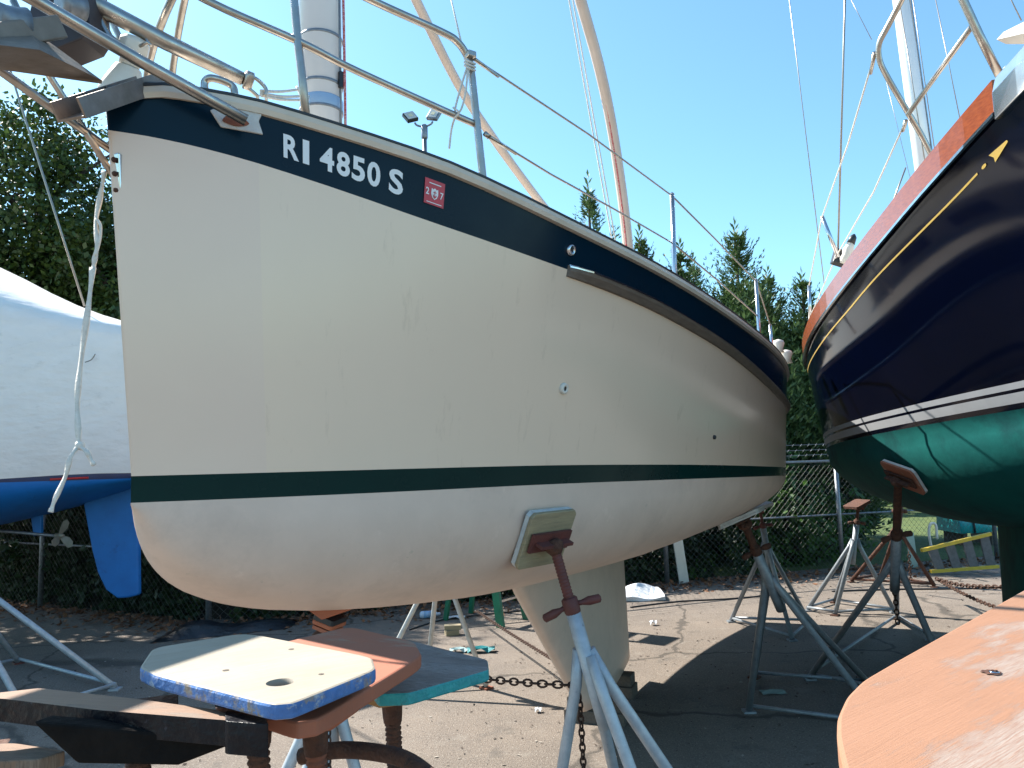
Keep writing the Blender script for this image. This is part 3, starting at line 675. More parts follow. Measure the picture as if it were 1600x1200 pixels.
# main port stand under the cream hull
def hull_contact(x, y):
    s, z = hull_at(x, y); return HP(s, z), HN(s, z)
PLY = [M_plyw, M_padwhite]
p, n = hull_contact(845, 836)
jack_stand('grey jack stand with square plywood pad pressed to the near side of the cream hull', p + n * .002, V((.52, 2.87, 0)),
           [(-.02, 2.95, 0), (.66, 2.38, 0), (1.04, 2.87, 0), (.50, 3.35, 0)], -n, (.25, .215), PLY, sleeve=.34, screw=.205, spin=.0, r_t=.027, r_l=.0205, r_s=.019)
s5, z5 = hull_at(1150, 790, 3.9, 4.6); p, n = HP(s5, z5), HN(s5, z5)
jack_stand('grey jack stand propping the stern quarter of the cream hull, its edge-on pad high', p + n * .002, V((2.32, 6.15, 0)),
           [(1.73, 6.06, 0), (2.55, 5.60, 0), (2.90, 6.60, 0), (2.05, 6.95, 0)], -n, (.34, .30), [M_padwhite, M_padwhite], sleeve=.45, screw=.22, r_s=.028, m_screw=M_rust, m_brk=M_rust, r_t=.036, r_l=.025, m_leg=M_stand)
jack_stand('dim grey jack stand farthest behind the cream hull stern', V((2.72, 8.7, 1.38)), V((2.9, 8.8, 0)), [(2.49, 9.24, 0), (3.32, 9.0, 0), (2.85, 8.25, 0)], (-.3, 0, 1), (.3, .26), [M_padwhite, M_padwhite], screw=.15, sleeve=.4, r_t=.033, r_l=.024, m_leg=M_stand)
jack_stand('plain grey jack stand by the fence corner under the stern of the navy sailboat', P(1338, 786, 9.6), V((4.0, 9.65, 0)), [G(1262, 955), G(1305, 962), G(1398, 958), (4.1, 10.2, 0)],
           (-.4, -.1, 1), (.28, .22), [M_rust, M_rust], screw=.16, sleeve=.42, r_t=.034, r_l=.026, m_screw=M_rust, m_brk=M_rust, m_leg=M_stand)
# bow stand beneath the forefoot
ps, pz = .80, f_zk(.80); p = BP(ps, .02, pz)
fst, _, _ = jack_stand('jack stand with orange painted wooden pad under the forefoot of the cream hull', p + V((.03, -.02, -.016)), V((-.60, 2.70, 0)),
           [(-1.20, 2.45, 0), (-.86, 2.08, 0), (-.60, 2.12, 0), (-.28, 2.62, 0)], (.30, -.10, 1), (.10, .08), [mat('orange_painted_wood', (.42, .115, .05), (.34, .10, .05), scale=9, rough=.6, bump=.2), M_dark], sleeve=.16, screw=.10, r_s=.026, m_screw=M_rust, m_brk=M_padbrown, handle=False, r_l=.020)
m = MB(); m.prism([P(x, y, 2.62) for x, y in ((452, 928), (470, 946), (502, 969), (548, 953), (552, 931), (540, 922), (470, 922))], V((.03, .12, 0))); m.build('wood_block', MATS['orange_painted_wood'], fst, bevel=.004)
m = MB(); m.tube([P(474, 938, 2.60), P(500, 934, 2.60), P(528, 921, 2.61), P(546, 923, 2.63)], [.010, .016, .017, .010], 10); m.build('rubber_strip', M_dark, fst)
# starboard stand seen beneath the hull
jack_stand('white tripod jack stand seen beneath the hull left of the keel, orange shoes', V((-.66, 6.95, 1.46)), V((-.7, 6.95, 0)), [G(580, 1088), G(760, 1076), G(668, 1052)], (.3, -.2, 1), (.3, .26), PLY, sleeve=.34, screw=.12, m_leg=mat('white_painted_tube', (.62, .62, .6), (.5, .49, .46), scale=20, rough=.5, spots=[((.12, .07, .05), 30, .68, .74)]), m_brk=M_orange, r_l=.022)

# ================================================================== NAVY SAILBOAT
TB = R(25); SB, CB = math.sin(TB), math.cos(TB); NX, NY = 2.35, 2.70
M_navy = mat('navy_gelcoat', (.0010, .0021, .0095), (.0008, .0018, .0078), scale=2, rough=.07, rough2=.12, spec=.22)
M_silver = mat('silver_stripe', (.42, .43, .45), (.38, .39, .41), scale=6, rough=.3)
M_tealb = mat('teal_bottom_paint', (.004, .10, .092), (.003, .078, .075), scale=3.5, rough=.8, bump=.12, spots=[((.012, .12, .11), 10, .62, .76), ((.003, .045, .048), 2.2, .50, .68), ((.03, .06, .055), 26, .68, .76)], spec=.15)
M_varn = mat('varnished_wood', (.27, .062, .016), (.18, .038, .011), scale=9, rough=.25, stretch=((3, 3, 14), (0, 0, 0)), coat=.5, spots=[((.09, .025, .012), 5, .64, .74)])
M_gold = mat('gold_leaf', (.75, .50, .12), (.62, .42, .12), scale=20, rough=.35, metal=.5)
g_bd = nspl([0, .5, 1, 2, 3, 4, 5, 6.5, 8, 9], [.03, .42, .70, 1.11, 1.37, 1.50, 1.54, 1.46, 1.22, .95])
g_bw = nspl([0, .8, 1.4, 2, 3, 4, 5, 6.5, 8, 9], [.02, .12, .40, .70, 1.09, 1.32, 1.41, 1.28, .80, .30])
g_zs = nspl([0, .3, .5, .7, 1, 1.3, 1.6, 2, 2.5, 3, 3.5, 4, 5, 6, 7.5, 9], [3.58, 3.445, 3.364, 3.296, 3.216, 3.142, 3.08, 3.01, 2.935, 2.88, 2.84, 2.825, 2.83, 2.87, 2.95, 3.05])
g_cv = nspl([.3, .5, .7, 1, 1.3, 1.6, 2, 2.5, 3, 3.5, 4, 5, 6, 7.5, 9], [3.32, 3.234, 3.162, 3.086, 3.022, 2.963, 2.885, 2.81, 2.755, 2.722, 2.71, 2.72, 2.76, 2.84, 2.94])
g_wl = nspl([0, .5, 1, 2, 3, 4, 5, 6, 9], [2.19, 2.167, 2.146, 2.094, 2.046, 2.006, 1.97, 1.94, 1.88])
g_zk = pch([0, .8, 1.2, 2, 3, 4, 5, 6, 7, 8, 9], [2.1, 1.95, 1.78, 1.52, 1.38, 1.33, 1.34, 1.41, 1.52, 1.65, 1.72])
def NPt(s, b, z):
    ss = s - .28 * max(0, z - 2.1) * max(0, 1 - s / 2.0) + 0.8 * 0
    return V((NX + ss * SB - b * CB, NY + ss * CB + b * SB, z))
def nb_(s, z):
    t = (z - g_wl(s) + .05) / (g_zs(s) - g_wl(s) + .05)
    if t >= 0: return g_bw(s) + (g_bd(s) - g_bw(s)) * t ** .85
    q = min(1, (g_wl(s) - .05 - z) / max(1e-3, g_wl(s) - .05 - g_zk(s))); return g_bw(s) * max(0, math.cos(math.asin(q))) ** 1.05
def NH(s, z, off=0.0, side=1):
    p = NPt(s, side * nb_(s, z), z)
    if off:
        e = .02; a = NPt(s + e, nb_(s + e, z), z) - NPt(max(0, s - e), nb_(max(0, s - e), z), z); b = NPt(s, nb_(s, z + e), z + e) - NPt(s, nb_(s, z - e), z - e)
        n = a.cross(b).normalized(); n = n if n.dot(V((-CB, SB, 0))) > 0 else -n; p = p + n * off
    return p
navy = empty('navy_sailboat', (4.2, 6.7, .2), 'glossy navy blue sailboat with varnished wooden toe rail, silver boot stripes and teal bottom', 'sailboat', 'sailboats hauled out in the yard')
NS = [0, .1, .2, .35, .5, .65, .8, .95, 1.1, 1.3, 1.5] + [1.5 + .2 * k for k in range(1, 38)]
def nsection(s):
    zs, wl = g_zs(s), g_wl(s); out = []
    for i in range(13): z = zs + (wl + .125 - zs) * i / 12; out.append((nb_(s, z), z))
    for d in (.094, .078, .028, .0): out.append((nb_(s, wl + d), wl + d))
    z0 = wl - .05; out.append((nb_(s, z0), z0))
    for i in range(1, 13):
        ph = math.pi / 2 * i / 12; out.append((g_bw(s) * max(0, math.cos(ph)) ** 1.05 if i < 12 else 0, z0 - (z0 - g_zk(s)) * math.sin(ph)))
    return out
nh = MB(); cols = []
for s in NS:
    sec = nsection(s); cols.append([NPt(s, b, z) for b, z in sec] + [NPt(s, -b, z) for b, z in sec[-2::-1]])
nn = len(nsection(1))
def n_mi(i, j):
    k = j if j < nn - 1 else 2 * (nn - 1) - 1 - j
    return 0 if k < 12 else (1 if k == 12 else (0 if k == 13 else (1 if k == 14 else (0 if k == 15 else 2))))
nh.grid(cols, n_mi); nh.add(cols[-1], [list(range(len(cols[-1])))], 0); nh.build('hull', [M_navy, M_silver, M_tealb], navy)
dk = MB(); rows = []
for s in NS[2:]:
    z = g_zs(s) - .05; b = nb_(s, z) - .02; rows.append([NPt(s, b * t, z + .06 * (1 - t * t)) for t in (-1, -.5, 0, .5, 1)])
dk.grid(rows); dk.build('deck', M_toe, navy)
kk = MB(); rows = []
for q in range(9):
    t = q / 8; z = 1.50 + (.22 - 1.50) * t; sl = 2.1 + 1.2 * t; st_ = 4.98 + .12 * t; row = []
    for a in range(20):
        x = (1 - math.cos(2 * math.pi * a / 20)) / 2; y = (1.48 * math.sqrt(x) - .63 * x - 1.76 * x * x + 1.42 * x**3 - .51 * x**4) * .26
        row.append(NPt(sl + (st_ - sl) * x, y * (1 if a < 10 else -1), z))
    rows.append(row)
kk.grid(rows, closed=True); kk.add(rows[-1], [list(range(20))]); kk.build('keel', M_tealb, navy)
tr = MB()
for sd in (1, -1):
    rows = []
    for s in [x for x in NS if x >= .5]:
        z = g_zs(s); b = nb_(s, z); h = .115
        rows.append([NPt(s, sd * (b + .014), z - .012), NPt(s, sd * (b + .0165), z + h * .5), NPt(s, sd * (b + .019), z + h), NPt(s, sd * (b - .05), z + h), NPt(s, sd * (b - .06), z - .012)])
    tr.grid(rows, smooth=False, closed=True); tr.add(rows[0], [(0, 1, 2, 3, 4)]); tr.add(rows[-1], [(4, 3, 2, 1, 0)])
trail = tr.build('toe_rail', M_varn, navy)
tm = MB(); rows = []
for s in [x for x in NS if x >= .5]:
    z = g_zs(s); b = nb_(s, z); rows.append([NPt(s, b + .010, z - .030), NPt(s, b + .022, z - .028), NPt(s, b + .022, z - .014), NPt(s, b + .008, z - .0135)])
tm.grid(rows, smooth=False, closed=True); tm.build('rub_strip', M_bright, trail)
# gold cove line with arrow head and dot
cv = MB(); rows = []
for s in [.67 + .1 * k for k in range(80)]:
    z = g_cv(s); rows.append([NH(s, z + .0045, .003), NH(s, z - .0045, .003)])
cv.grid(rows); cv.add([NH(s, g_cv(s) + dz, .003) for s, dz in ((.645, .0), (.640, .006), (.629, .007), (.620, .004), (.620, -.004), (.629, -.007), (.640, -.006))], [list(range(7))])
cv.add([NH(s, g_cv(s) + dz, .003) for s, dz in ((.596, .017), (.51, .004), (.507, -.005), (.582, -.026), (.580, -.006))], [(0, 1, 2, 3, 4)])
cv.build('cove_line', M_gold, navy, fix=False)
# bow chock plate
bc = MB(); pr = []
for s, u in ((.499, 0), (.4, .0), (.3, .0), (.2, .0), (.05, 0)):
    z = g_zs(s); b = nb_(s, z); pr.append([NPt(s, b + .02, z - .05), NPt(s, b + .024, z + .06), NPt(s, b + .01, z + .12), NPt(s, b - .05, z + .12), NPt(s, b - .055, z - .05)])
bc.grid(pr, smooth=False, closed=True); bc.add(pr[0], [(0, 1, 2, 3, 4)]); bchk = bc.build('bow_chock', M_bright, navy, bevel=.006)
hn = MB(); hn.tube(spline([P(1573, 128, 3.5), P(1570, 112, 3.5), P(1580, 105, 3.48), P(1588, 118, 3.46), P(1600, 122, 3.45)], 5), .016, 10); hn.prism([P(1583, 95, 3.4), P(1600, 72, 3.4), P(1640, 60, 3.35), P(1640, 95, 3.35), P(1600, 97, 3.4), P(1588, 103, 3.4)], V((.02, .05, .0))); hn.build('fairlead', M_galv, bchk)
# pulpit, stanchion, lifelines
np_ = MB(); np_.tube(spline([P(1462, 255, 4.1), P(1440, 212, 4.08), P(1420, 178, 4.05), P(1385, 118, 4.0), P(1374, 92, 3.98), P(1374, 68, 3.95), P(1388, 40, 3.9), P(1411, -4, 3.8), P(1470, -120, 3.5)], 6), .0155, 10)
npul = np_.build('pulpit', M_steel, navy)
for pts, r in (([P(1418, 180, 4.04), P(1470, 108, 3.75), P(1518, 42, 3.45)], .0135), ([P(1564, 122, 3.45), P(1530, 55, 3.42), P(1500, -10, 3.4), P(1470, -80, 3.4)], .019)):
    m = MB(); m.tube(pts, r, 10); m.build('pulpit_rail', M_steel, npul)
nst = []
for pts, r in (([P(1310, 402, 6.2), P(1284, 338, 6.2)], .017), ([P(1266, 505, 7.4), P(1264, 446, 7.4)], .017)):
    m = MB(); m.tube(pts, r, 8); m.build('stanchion', M_bright, navy)
nl = MB()
for pts in ([P(1367, 84, 3.98), P(1325, 225, 5.0), P(1284, 340, 6.2), P(1264, 447, 7.4)], [P(1414, 192, 4.04), P(1365, 300, 4.9), P(1308, 398, 6.2), P(1268, 490, 7.4)]): nl.tube(pts, .0055, 6)
nl.build('lifeline', M_rope, navy)
for qa, qb in ((P(1367, 82, 3.98), P(1360, 115, 4.1)), (P(1416, 188, 4.04), P(1410, 205, 4.1))):
    nt2 = MB(); nt2.tube([qa, qb], .011, 8); nt2.build('turnbuckle', M_steel, npul)
# rigging wires of the navy boat
rg_ = MB()
for a, b, r in (((1326, -200, 5.9), (1309, 400, 6.35), .0085), ((1215, -150, 7.4), (1288, 445, 7.2), .0045), ((1405, 0, 8.5), (1446, 258, 8.3), .006), ((1418, -60, 8.0), (1460, 232, 8.0), .005),
                ((1462, 0, 8.2), (1502, 196, 8.0), .005), ((1415, 262, 5.2), (1388, 335, 5.2), .006), ((1330, 0, 9.0), (1362, 62, 9.0), .004), ((1570, -20, 6), (1596, 32, 6), .005), ((1383, 120, 9.2), (1425, 290, 9.2), .003)):
    rg_.tube([P(*a), P(*b)], r, 5)
rg_.build('rigging', M_wire, navy)
mz = NPt(8.0, 0, 3.0); m = MB(); m.lathe(mz - V((0, 0, .1)), mz + V((-.35, .2, 9)), [(0, .115), (.5, .11), (1, .07)], 20); nm = m.build('mizzen_mast', M_aluw, navy)
m = MB(); m.tube([mz + V((.105, -.05, 0)), mz + V((-.25, .15, 9))], .012, 6); m.build('sail_track', M_galv, nm)
# sheet block with rolled cloth on the rail
wc = MB(); c = P(1312, 403, 6.3); wc.box(c, .11, .08, .13, Matrix.Rotation(.35, 3, 'Y')); wch = wc.build('sheet_block', M_dark, navy, bevel=.01)
wc = MB(); wc.lathe(P(1318, 412, 6.25), P(1330, 378, 6.2), [(0, .03), (.2, .045), (.4, .036), (.6, .046), (.8, .034), (1, .03)], 10); wc.build('rolled_cloth', M_rope, wch)
wc = MB(); wc.lathe(P(1329, 381, 6.2), P(1335, 366, 6.2), [(0, .034), (.7, .028), (1, .008)], 10); wc.build('cloth_end', M_dark, wch)
# its anchor on the bow
aw = MB(); aw.add([P(1557, 62, 3.0), P(1568, 50, 3.0), P(1600, 34, 2.95), P(1680, 8, 2.8), P(1680, 70, 2.85), P(1600, 69, 3.02), P(1572, 69, 3.03), P(1600, 52, 2.92), P(1680, 40, 2.72), P(1600, 52, 3.04), P(1680, 40, 2.95)],
       [(0, 1, 7), (1, 2, 7), (2, 3, 8, 7), (0, 7, 6), (6, 7, 5), (7, 8, 4, 5), (0, 9, 1), (1, 9, 2), (2, 9, 10, 3), (0, 6, 9), (6, 5, 9), (5, 4, 10, 9), (3, 10, 8), (4, 8, 10)])
tag(aw.build('bow_anchor', M_white), 'smooth pale anchor fluke sticking out over the bow of the navy sailboat', 'anchor')
# stands of the navy boat
def navy_contact(x, y):
    best = None; s0, s1, z0, z1 = 1.0, 7.0, 1.1, 2.3
    for _ in range(4):
        c = []
        for i in range(25):
            for j in range(25):
                s = s0 + (s1 - s0) * i / 24; z = z0 + (z1 - z0) * j / 24
                if z < g_zk(s): continue
                q = project(NH(s, z)); c.append(((q[0] - x)**2 + (q[1] - y)**2, s, z))
        best = min(c); ds = (s1 - s0) / 10; dz = (z1 - z0) / 10; s0, s1, z0, z1 = best[1] - ds, best[1] + ds, best[2] - dz, best[2] + dz
    s, z = best[1], best[2]; p = NH(s, z); n = (NH(s, z, .1) - p).normalized(); return p, n
p, n = navy_contact(1415, 742)
jack_stand('silver jack stand with long rusty screw against the teal bottom of the navy sailboat', p + n * .004, V((3.2, 6.75, 0)),
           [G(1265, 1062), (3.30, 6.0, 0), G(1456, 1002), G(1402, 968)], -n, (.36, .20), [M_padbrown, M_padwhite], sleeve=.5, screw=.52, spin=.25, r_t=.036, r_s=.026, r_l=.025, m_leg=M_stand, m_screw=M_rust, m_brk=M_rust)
jack_stand('brown rusted tripod jack stand behind the silver one, in front of the yellow railed ladder', P(1408, 752, 11.4), V((5.45, 11.5, 0)), [(4.99, 11.74, 0), (5.9, 11.12, 0), (5.6, 12.1, 0)],
           (-.2, 0, 1), (.3, .2), PLY, sleeve=.5, screw=.35, r_t=.05, r_s=.04, r_l=.028, m_leg=M_rust, m_screw=M_rust, m_brk=M_rust)

# ================================================================== SHRINK-WRAPPED BOAT (left)
M_wrap = mat('shrink_wrap', (.82, .77, .73), (.77, .72, .68), scale=3, rough=.32, bump=.55, bscale=7, detail=3, stretch=((1, 1, 2.2), (0, 0, 0)), spots=[((.62, .57, .53), 3.5, .58, .75)])
M_bluep = mat('blue_bottom_paint', (.005, .16, .50), (.004, .13, .42), scale=4, rough=.55, bump=.06, spots=[((.012, .16, .42), 12, .60, .75), ((.003, .06, .2), 5, .6, .75)])
M_redl = mat('red_boot_line', (.5, .02, .02), (.45, .02, .02), rough=.5)
ud = V((-.985, -.17, 0)); vd = V((.17, -.985, 0)); L0 = V((-3.5, 8.0, 0))
def LP(u, b, z):
    q = L0 + ud * u + vd * b + V((0, 0, z)); return CAMP + (q - CAMP) * 1.15
wr = empty('wrapped_boat', (-6.5, 7.4, .3), 'white shrink-wrapped boat with bright blue bottom, rudder and propeller shaft', 'boat', 'sailboats hauled out in the yard')
f_lb = pch([0, .4, 1, 2, 4, 6, 8, 9.5], [.55, .78, .98, 1.25, 1.45, 1.3, .8, .1]); f_lk = pch([0, .5, 1.3, 2.5, 4, 6, 8, 9.5], [1.90, 1.74, 1.53, 1.30, 1.10, 1.10, 1.4, 1.85])
f_le = pch([0, .5, 1, 1.7, 3, 9.5], [3.28, 3.34, 3.43, 3.60, 3.85, 4.0]); f_lt = pch([0, .5, 1, 1.7, 3, 5, 9.5], [3.40, 3.50, 3.68, 4.05, 4.6, 4.9, 4.3])
US = [.25 * k for k in range(39)]
m = MB(); rows = []
for u in US:
    b = f_lb(u); e = f_le(u); wv = lambda k: .012 * math.sin(u * 9 + k * 2.1)
    zz = 1.925 + .015 * math.sin(u * 3.1)
    rr_ = [LP(u, b * .97, zz), LP(u, b + wv(1) * .6, 2.05), LP(u, b * 1.03 + wv(2), 2.4), LP(u, b * 1.04 + wv(3), 2.85), LP(u, b * 1.03 + wv(4), e - .12), LP(u, b * 1.0, e), LP(u, b * .55, e + (f_lt(u) - e) * .52), LP(u, 0, f_lt(u))]
    rows.append(rr_ + [LP(u, -b * .55, e + (f_lt(u) - e) * .52), LP(u, -b, e), LP(u, -b * 1.03, 2.4), LP(u, -b * .97, zz)])
m.grid(rows); m.add(rows[0], [list(range(12))]); m.add(rows[-1], [list(range(12))[::-1]]); m.build('shrink_wrap_cover', M_wrap, wr)
m = MB(); rows = []
for u in US:
    b = f_lb(u) * .965; k = f_lk(u); r_ = []
    for sgn in (1, -1):
        seq = [(b, 2.0), (b, 1.915), (b * .995, 1.885)] + [(b * math.cos(math.pi / 2 * i / 8) ** .9 if i < 8 else 0, 1.885 - (1.885 - k) * math.sin(math.pi / 2 * i / 8)) for i in range(1, 9)]
        r_ += [LP(u, sgn * bb, z) for bb, z in (seq if sgn > 0 else seq[-2::-1])]
    rows.append(r_)
m.grid(rows, lambda i, j: 1 if (j in (0, 1, 18, 19)) else 0); m.add(rows[0], [list(range(len(rows[0])))]); m.build('hull_bottom', [M_bluep, mat('blue_topside', (.01, .03, .10), rough=.3)], wr)
m = MB(); m.tube([LP(.56, f_lb(.56) * .972 + .006, 1.905), LP(.85, f_lb(.85) * .972 + .006, 1.90)], .012, 6); m.build('red_boot_line', M_redl, wr)
ry = 8.9
m = MB(); m.prism([P(x, y, ry) for x, y in ((122, 740), (214, 716), (216, 930), (200, 934), (183, 935), (165, 922), (152, 895), (143, 860), (132, 800))], V((.01, .07, 0)))
m.build('rudder', M_bluep, wr, bevel=.02)
m = MB(); m.prism([P(x, y, ry) for x, y in ((46, 795), (64, 795), (64, 836), (52, 838))], V((.0, .05, 0))); m.build('shaft_strut', M_bluep, wr, bevel=.008)
m = MB(); m.tube([P(-60, 824, ry), P(95, 838, ry)], .018, 8); shf = m.build('propeller_shaft', M_galv, wr)
m = MB(); hub = P(93, 837, ry)
for ang in (1.35, 3.6, 5.5):
    d = V((0.1, .1, 0)) + V((.25 * math.cos(ang), .75 * math.cos(ang), math.sin(ang))).normalized(); t = d.cross(V((1, -.2, 0))).normalized()
    pts = [hub + d * a + t * w_ + V((.02 * (a > .05), 0, 0)) for a, w_ in ((.02, -.02), (.09, -.05), (.15, -.045), (.18, 0), (.15, .045), (.09, .05), (.02, .02))]; m.prism(pts, V((.008, 0, .004)))
m.lathe(hub - V((.05, 0, 0)), hub + V((.05, .01, 0)), [(0, .03), (.7, .028), (1, .01)], 12); m.build('propeller', mat('bronze', (.35, .34, .28), (.28, .27, .22), rough=.5, metal=.4), shf)
m = MB(); m.tube([P(-10, 20, 8.3), P(25, 140, 8.4), P(85, 330, 8.5), P(132, 478, 8.6)], .012, 6); m.build('backstay', M_wire, wr)
m = MB(); m.tube([P(38, 593, 7.97), P(66, 598, 7.965)], [.004, .013], 6); m.build('cover_mark', M_band, wr)
m = MB(); m.tube(spline([P(133, 566, 8.0), P(143, 562, 8.0), P(149, 553, 8.0)], 4), .006, 5); m.build('cover_tear', M_wire, wr)
jack_stand('long-legged grey jack stand below the white shrink-wrapped boat at the left edge', V((-5.75, 7.7, 1.50)), V((-5.2, 7.3, 0)), [G(180, 1078), G(40, 1120), (-6.0, 7.0, 0), (-5.2, 8.2, 0)], (-.1, .3, 1), (.3, .26), PLY, screw=.1, sleeve=.3, r_l=.027)

# ================================================================== FOREGROUND STOWED STANDS
def poly(pts, z): return [G(x, y, z) for x, y in pts]
def cen(pl): return sum((V(p) for p in pl), V()) / len(pl)
def round_poly(pts, rad=.18, k=4):
    out = []; n = len(pts)
    for i in range(n):
        p0, p1, p2 = pts[i - 1], pts[i], pts[(i + 1) % n]
        a = (p1[0] + (p0[0] - p1[0]) * rad, p1[1] + (p0[1] - p1[1]) * rad); b = (p1[0] + (p2[0] - p1[0]) * rad, p1[1] + (p2[1] - p1[1]) * rad)
        for j in range(k + 1):
            t = j / k; out.append(((1 - t)**2 * a[0] + 2 * t * (1 - t) * p1[0] + t * t * b[0], (1 - t)**2 * a[1] + 2 * t * (1 - t) * p1[1] + t * t * b[1]))
    return out
def stowed(label, pts, z, th, mats, r_s, m_screw, at, rad=.16, wedge=None, bs=1.0, legs=.42, screw=.5, bot=None, hole=None):
    pl_ = poly(round_poly(pts, rad), z); c = G(at[0], at[1], z - th); c.z = z - th - .03
    base = V((c.x + .05, c.y + .05, 0))
    ft_ = [(base.x + legs * math.cos(a + .5), base.y + legs * math.sin(a + .5), 0) for a in (0.3, 1.9, 3.4, 5.0)]
    rt_, p1, p2 = jack_stand(label, c, base, ft_, pad_poly=pl_, pad_mats=mats, poly_down=th, screw=screw, sleeve=.45, r_s=r_s, m_screw=m_screw, r_t=.03, m_brk=M_rust, handle=True, handle_t=V((.85, -.5, .05)).normalized())
    b = MB(); q = c + V((0, 0, .029)); a0 = V((.055, .02, 0)) * bs; a1 = V((-.02, .045, 0)); h = V((0, 0, -.032))
    b.add([q + a0 + a1, q + a0 - a1, q - a0 - a1, q - a0 + a1, q + a0 * .35 + a1 * .5 + h, q + a0 * .35 - a1 * .5 + h, q - a0 * .35 - a1 * .5 + h, q - a0 * .35 + a1 * .5 + h],
          [(0, 1, 2, 3), (7, 6, 5, 4), (0, 4, 5, 1), (1, 5, 6, 2), (2, 6, 7, 3), (3, 7, 4, 0)]); b.build('bracket', wedge or M_rust, rt_, bevel=.004)
    return rt_
M_hole = mat('drilled_hole', (.30, .22, .14), (.2, .14, .09), rough=.9)
cr = stowed('stowed jack stand topped by the cream pad with chipped blue edge and a round hole', [(217, 1043), (238, 1012), (385, 988), (582, 1026), (588, 1046), (460, 1098), (425, 1101), (245, 1056)], 1.66, .020,
       [M_padcream, M_blueedge, M_padwhite], .0155, M_rust, (402, 1082))
pad_o = [o for o in cr.children if o.name.startswith('pad')][0]
ct = MB(); c = G(438, 1066, 1.66); ct.lathe(c - V((0, 0, .05)), c + V((0, 0, .02)), [(0, .019), (1, .019)], 28); cut = ct.build('cutter', M_hole, cr)
bo = pad_o.modifiers.new('hole', 'BOOLEAN'); bo.object = cut; bo.operation = 'DIFFERENCE'; bo.solver = 'EXACT'
bpy.context.view_layer.update(); me = bpy.data.meshes.new_from_object(pad_o.evaluated_get(bpy.context.evaluated_depsgraph_get()))
pad_o.modifiers.clear(); pad_o.data = me; bpy.data.objects.remove(cut)
for px, py, rr3 in ((455, 1014, .0045), (353, 1047, .005), (502, 1053, .004)):
    h = MB(); c = G(px, py, 1.6605); h.lathe(c - V((0, 0, .001)), c, [(0, rr3), (1, rr3)], 10); h.build('nail_hole', M_block, cr)
stowed('stowed jack stand with rust brown painted pad behind the cream topped one', [(395, 1015), (545, 978), (648, 1002), (660, 1024), (500, 1122), (460, 1128), (330, 1085)], 1.615, .024,
       [M_padbrown, M_padbrown, M_padbrown], .0155, M_orange, (492, 1102), wedge=M_padbrown)
stowed('stowed jack stand with weathered grey pad and teal painted edge, rightmost of the cluster', [(560, 1040), (640, 1000), (762, 1030), (764, 1046), (640, 1082), (590, 1084)], 1.53, .024,
       [M_padgrey, M_teal, M_padgrey], .0165, M_rust, (612, 1072), rad=.1, wedge=M_yellowwedge, bs=1.5)
bk = stowed('stowed jack stand with warped tan board and glossy black edge at the left', [(-140, 1086), (0, 1082), (62, 1075), (215, 1092), (360, 1112), (362, 1126), (150, 1109), (0, 1091), (-140, 1092)], 1.63, .032,
       [M_padtan, M_blackedge, M_blackedge], .018, M_rust, (215, 1103), rad=.08)
m = MB(); m.prism(poly(round_poly([(352, 1110), (414, 1121), (420, 1132), (352, 1127)], .12), 1.6325), V((0, 0, -.040)), 0); m.build('board_end', M_blackedge, bk, bevel=.006)
m = MB(); m.prism(poly([(-140, 1095), (0, 1093.5), (150, 1111.5), (352, 1128.5), (352, 1120), (-140, 1085)], 1.6), V((0, 0, -.005)), 0); m.build('green_edge_line', M_greenedge, bk)
stowed('stowed jack stand with pale tan pad cut off by the bottom left corner', [(-160, 1172), (20, 1160), (105, 1173), (60, 1186), (-60, 1192), (-160, 1190)], 1.555, .02, [M_padtan, M_padtan, M_padtan], .018, M_rust, (-60, 1176), rad=.12)
m = MB(); m.prism([P(48, 1128, 1.05), P(150, 1136, 1.05), P(372, 1156, 1.05), P(350, 1168, 1.05), P(275, 1197, 1.05), P(120, 1194, 1.05)], V((.01, .03, 0)), 0); m.build('under_board', mat('black_stained_board', (.008, .0065, .006), (.016, .012, .010), scale=12, rough=.9, bump=.3, spec=.1), bk, bevel=.004)
# salmon board, close
pts = [(1700, 868), (1600, 921), (1530, 960), (1400, 1032), (1348, 1062), (1322, 1088), (1308, 1118), (1307, 1150), (1318, 1200), (1345, 1270), (1420, 1330), (1800, 1230), (1900, 1000)]
pl_ = poly(round_poly(pts, .25, 3), 1.745); c = cen(pl_); c = V((c.x + .06, c.y, 1.68)); base = V((c.x + .03, c.y - .02, 0))
sr_, _, _ = jack_stand('jack stand with a salmon painted peeling wooden pad at the bottom right corner', c, base, [(base.x + .45, base.y + .1, 0), (base.x - .05, base.y + .42, 0), (base.x - .30, base.y - .3, 0), (base.x + .3, base.y - .4, 0)],
           pad_poly=pl_, pad_mats=[M_salmon, M_salmon, M_padbrown], poly_down=.022, screw=.3, sleeve=.4, m_screw=M_rust, m_brk=M_rust, handle=False)
for px, py in ((1549, 1050),):
    c = G(px, py, 1.746); h = MB()
    ring = [(.0075 * (1 + .35 * math.sin(5 * a + 1) * random.random()) * math.cos(a), .0065 * (1 + .4 * random.random()) * math.sin(a)) for a in [2 * math.pi * k / 18 for k in range(18)]]
    h.add([c + V((a * 1.1, b * 1.1, 0)) for a, b in ring], [list(range(18))]); hole = h.build('splintered_hole', M_rust, sr_)
    h = MB(); h.lathe(c + V((.002, -.001, .0003)), c + V((.002, -.001, .0012)), [(0, .0048), (.6, .0045), (1, .003)], 14); sc2 = h.build('screw_head', M_bright, hole)
    h = MB(); h.bar(c + V((-.001, -.001, .0016)), c + V((.005, -.001, .0016)), .0012, .0006); h.bar(c + V((.002, -.004, .0016)), c + V((.002, .002, .0016)), .0011, .0005); h.build('cross_slot', M_rust, sc2)

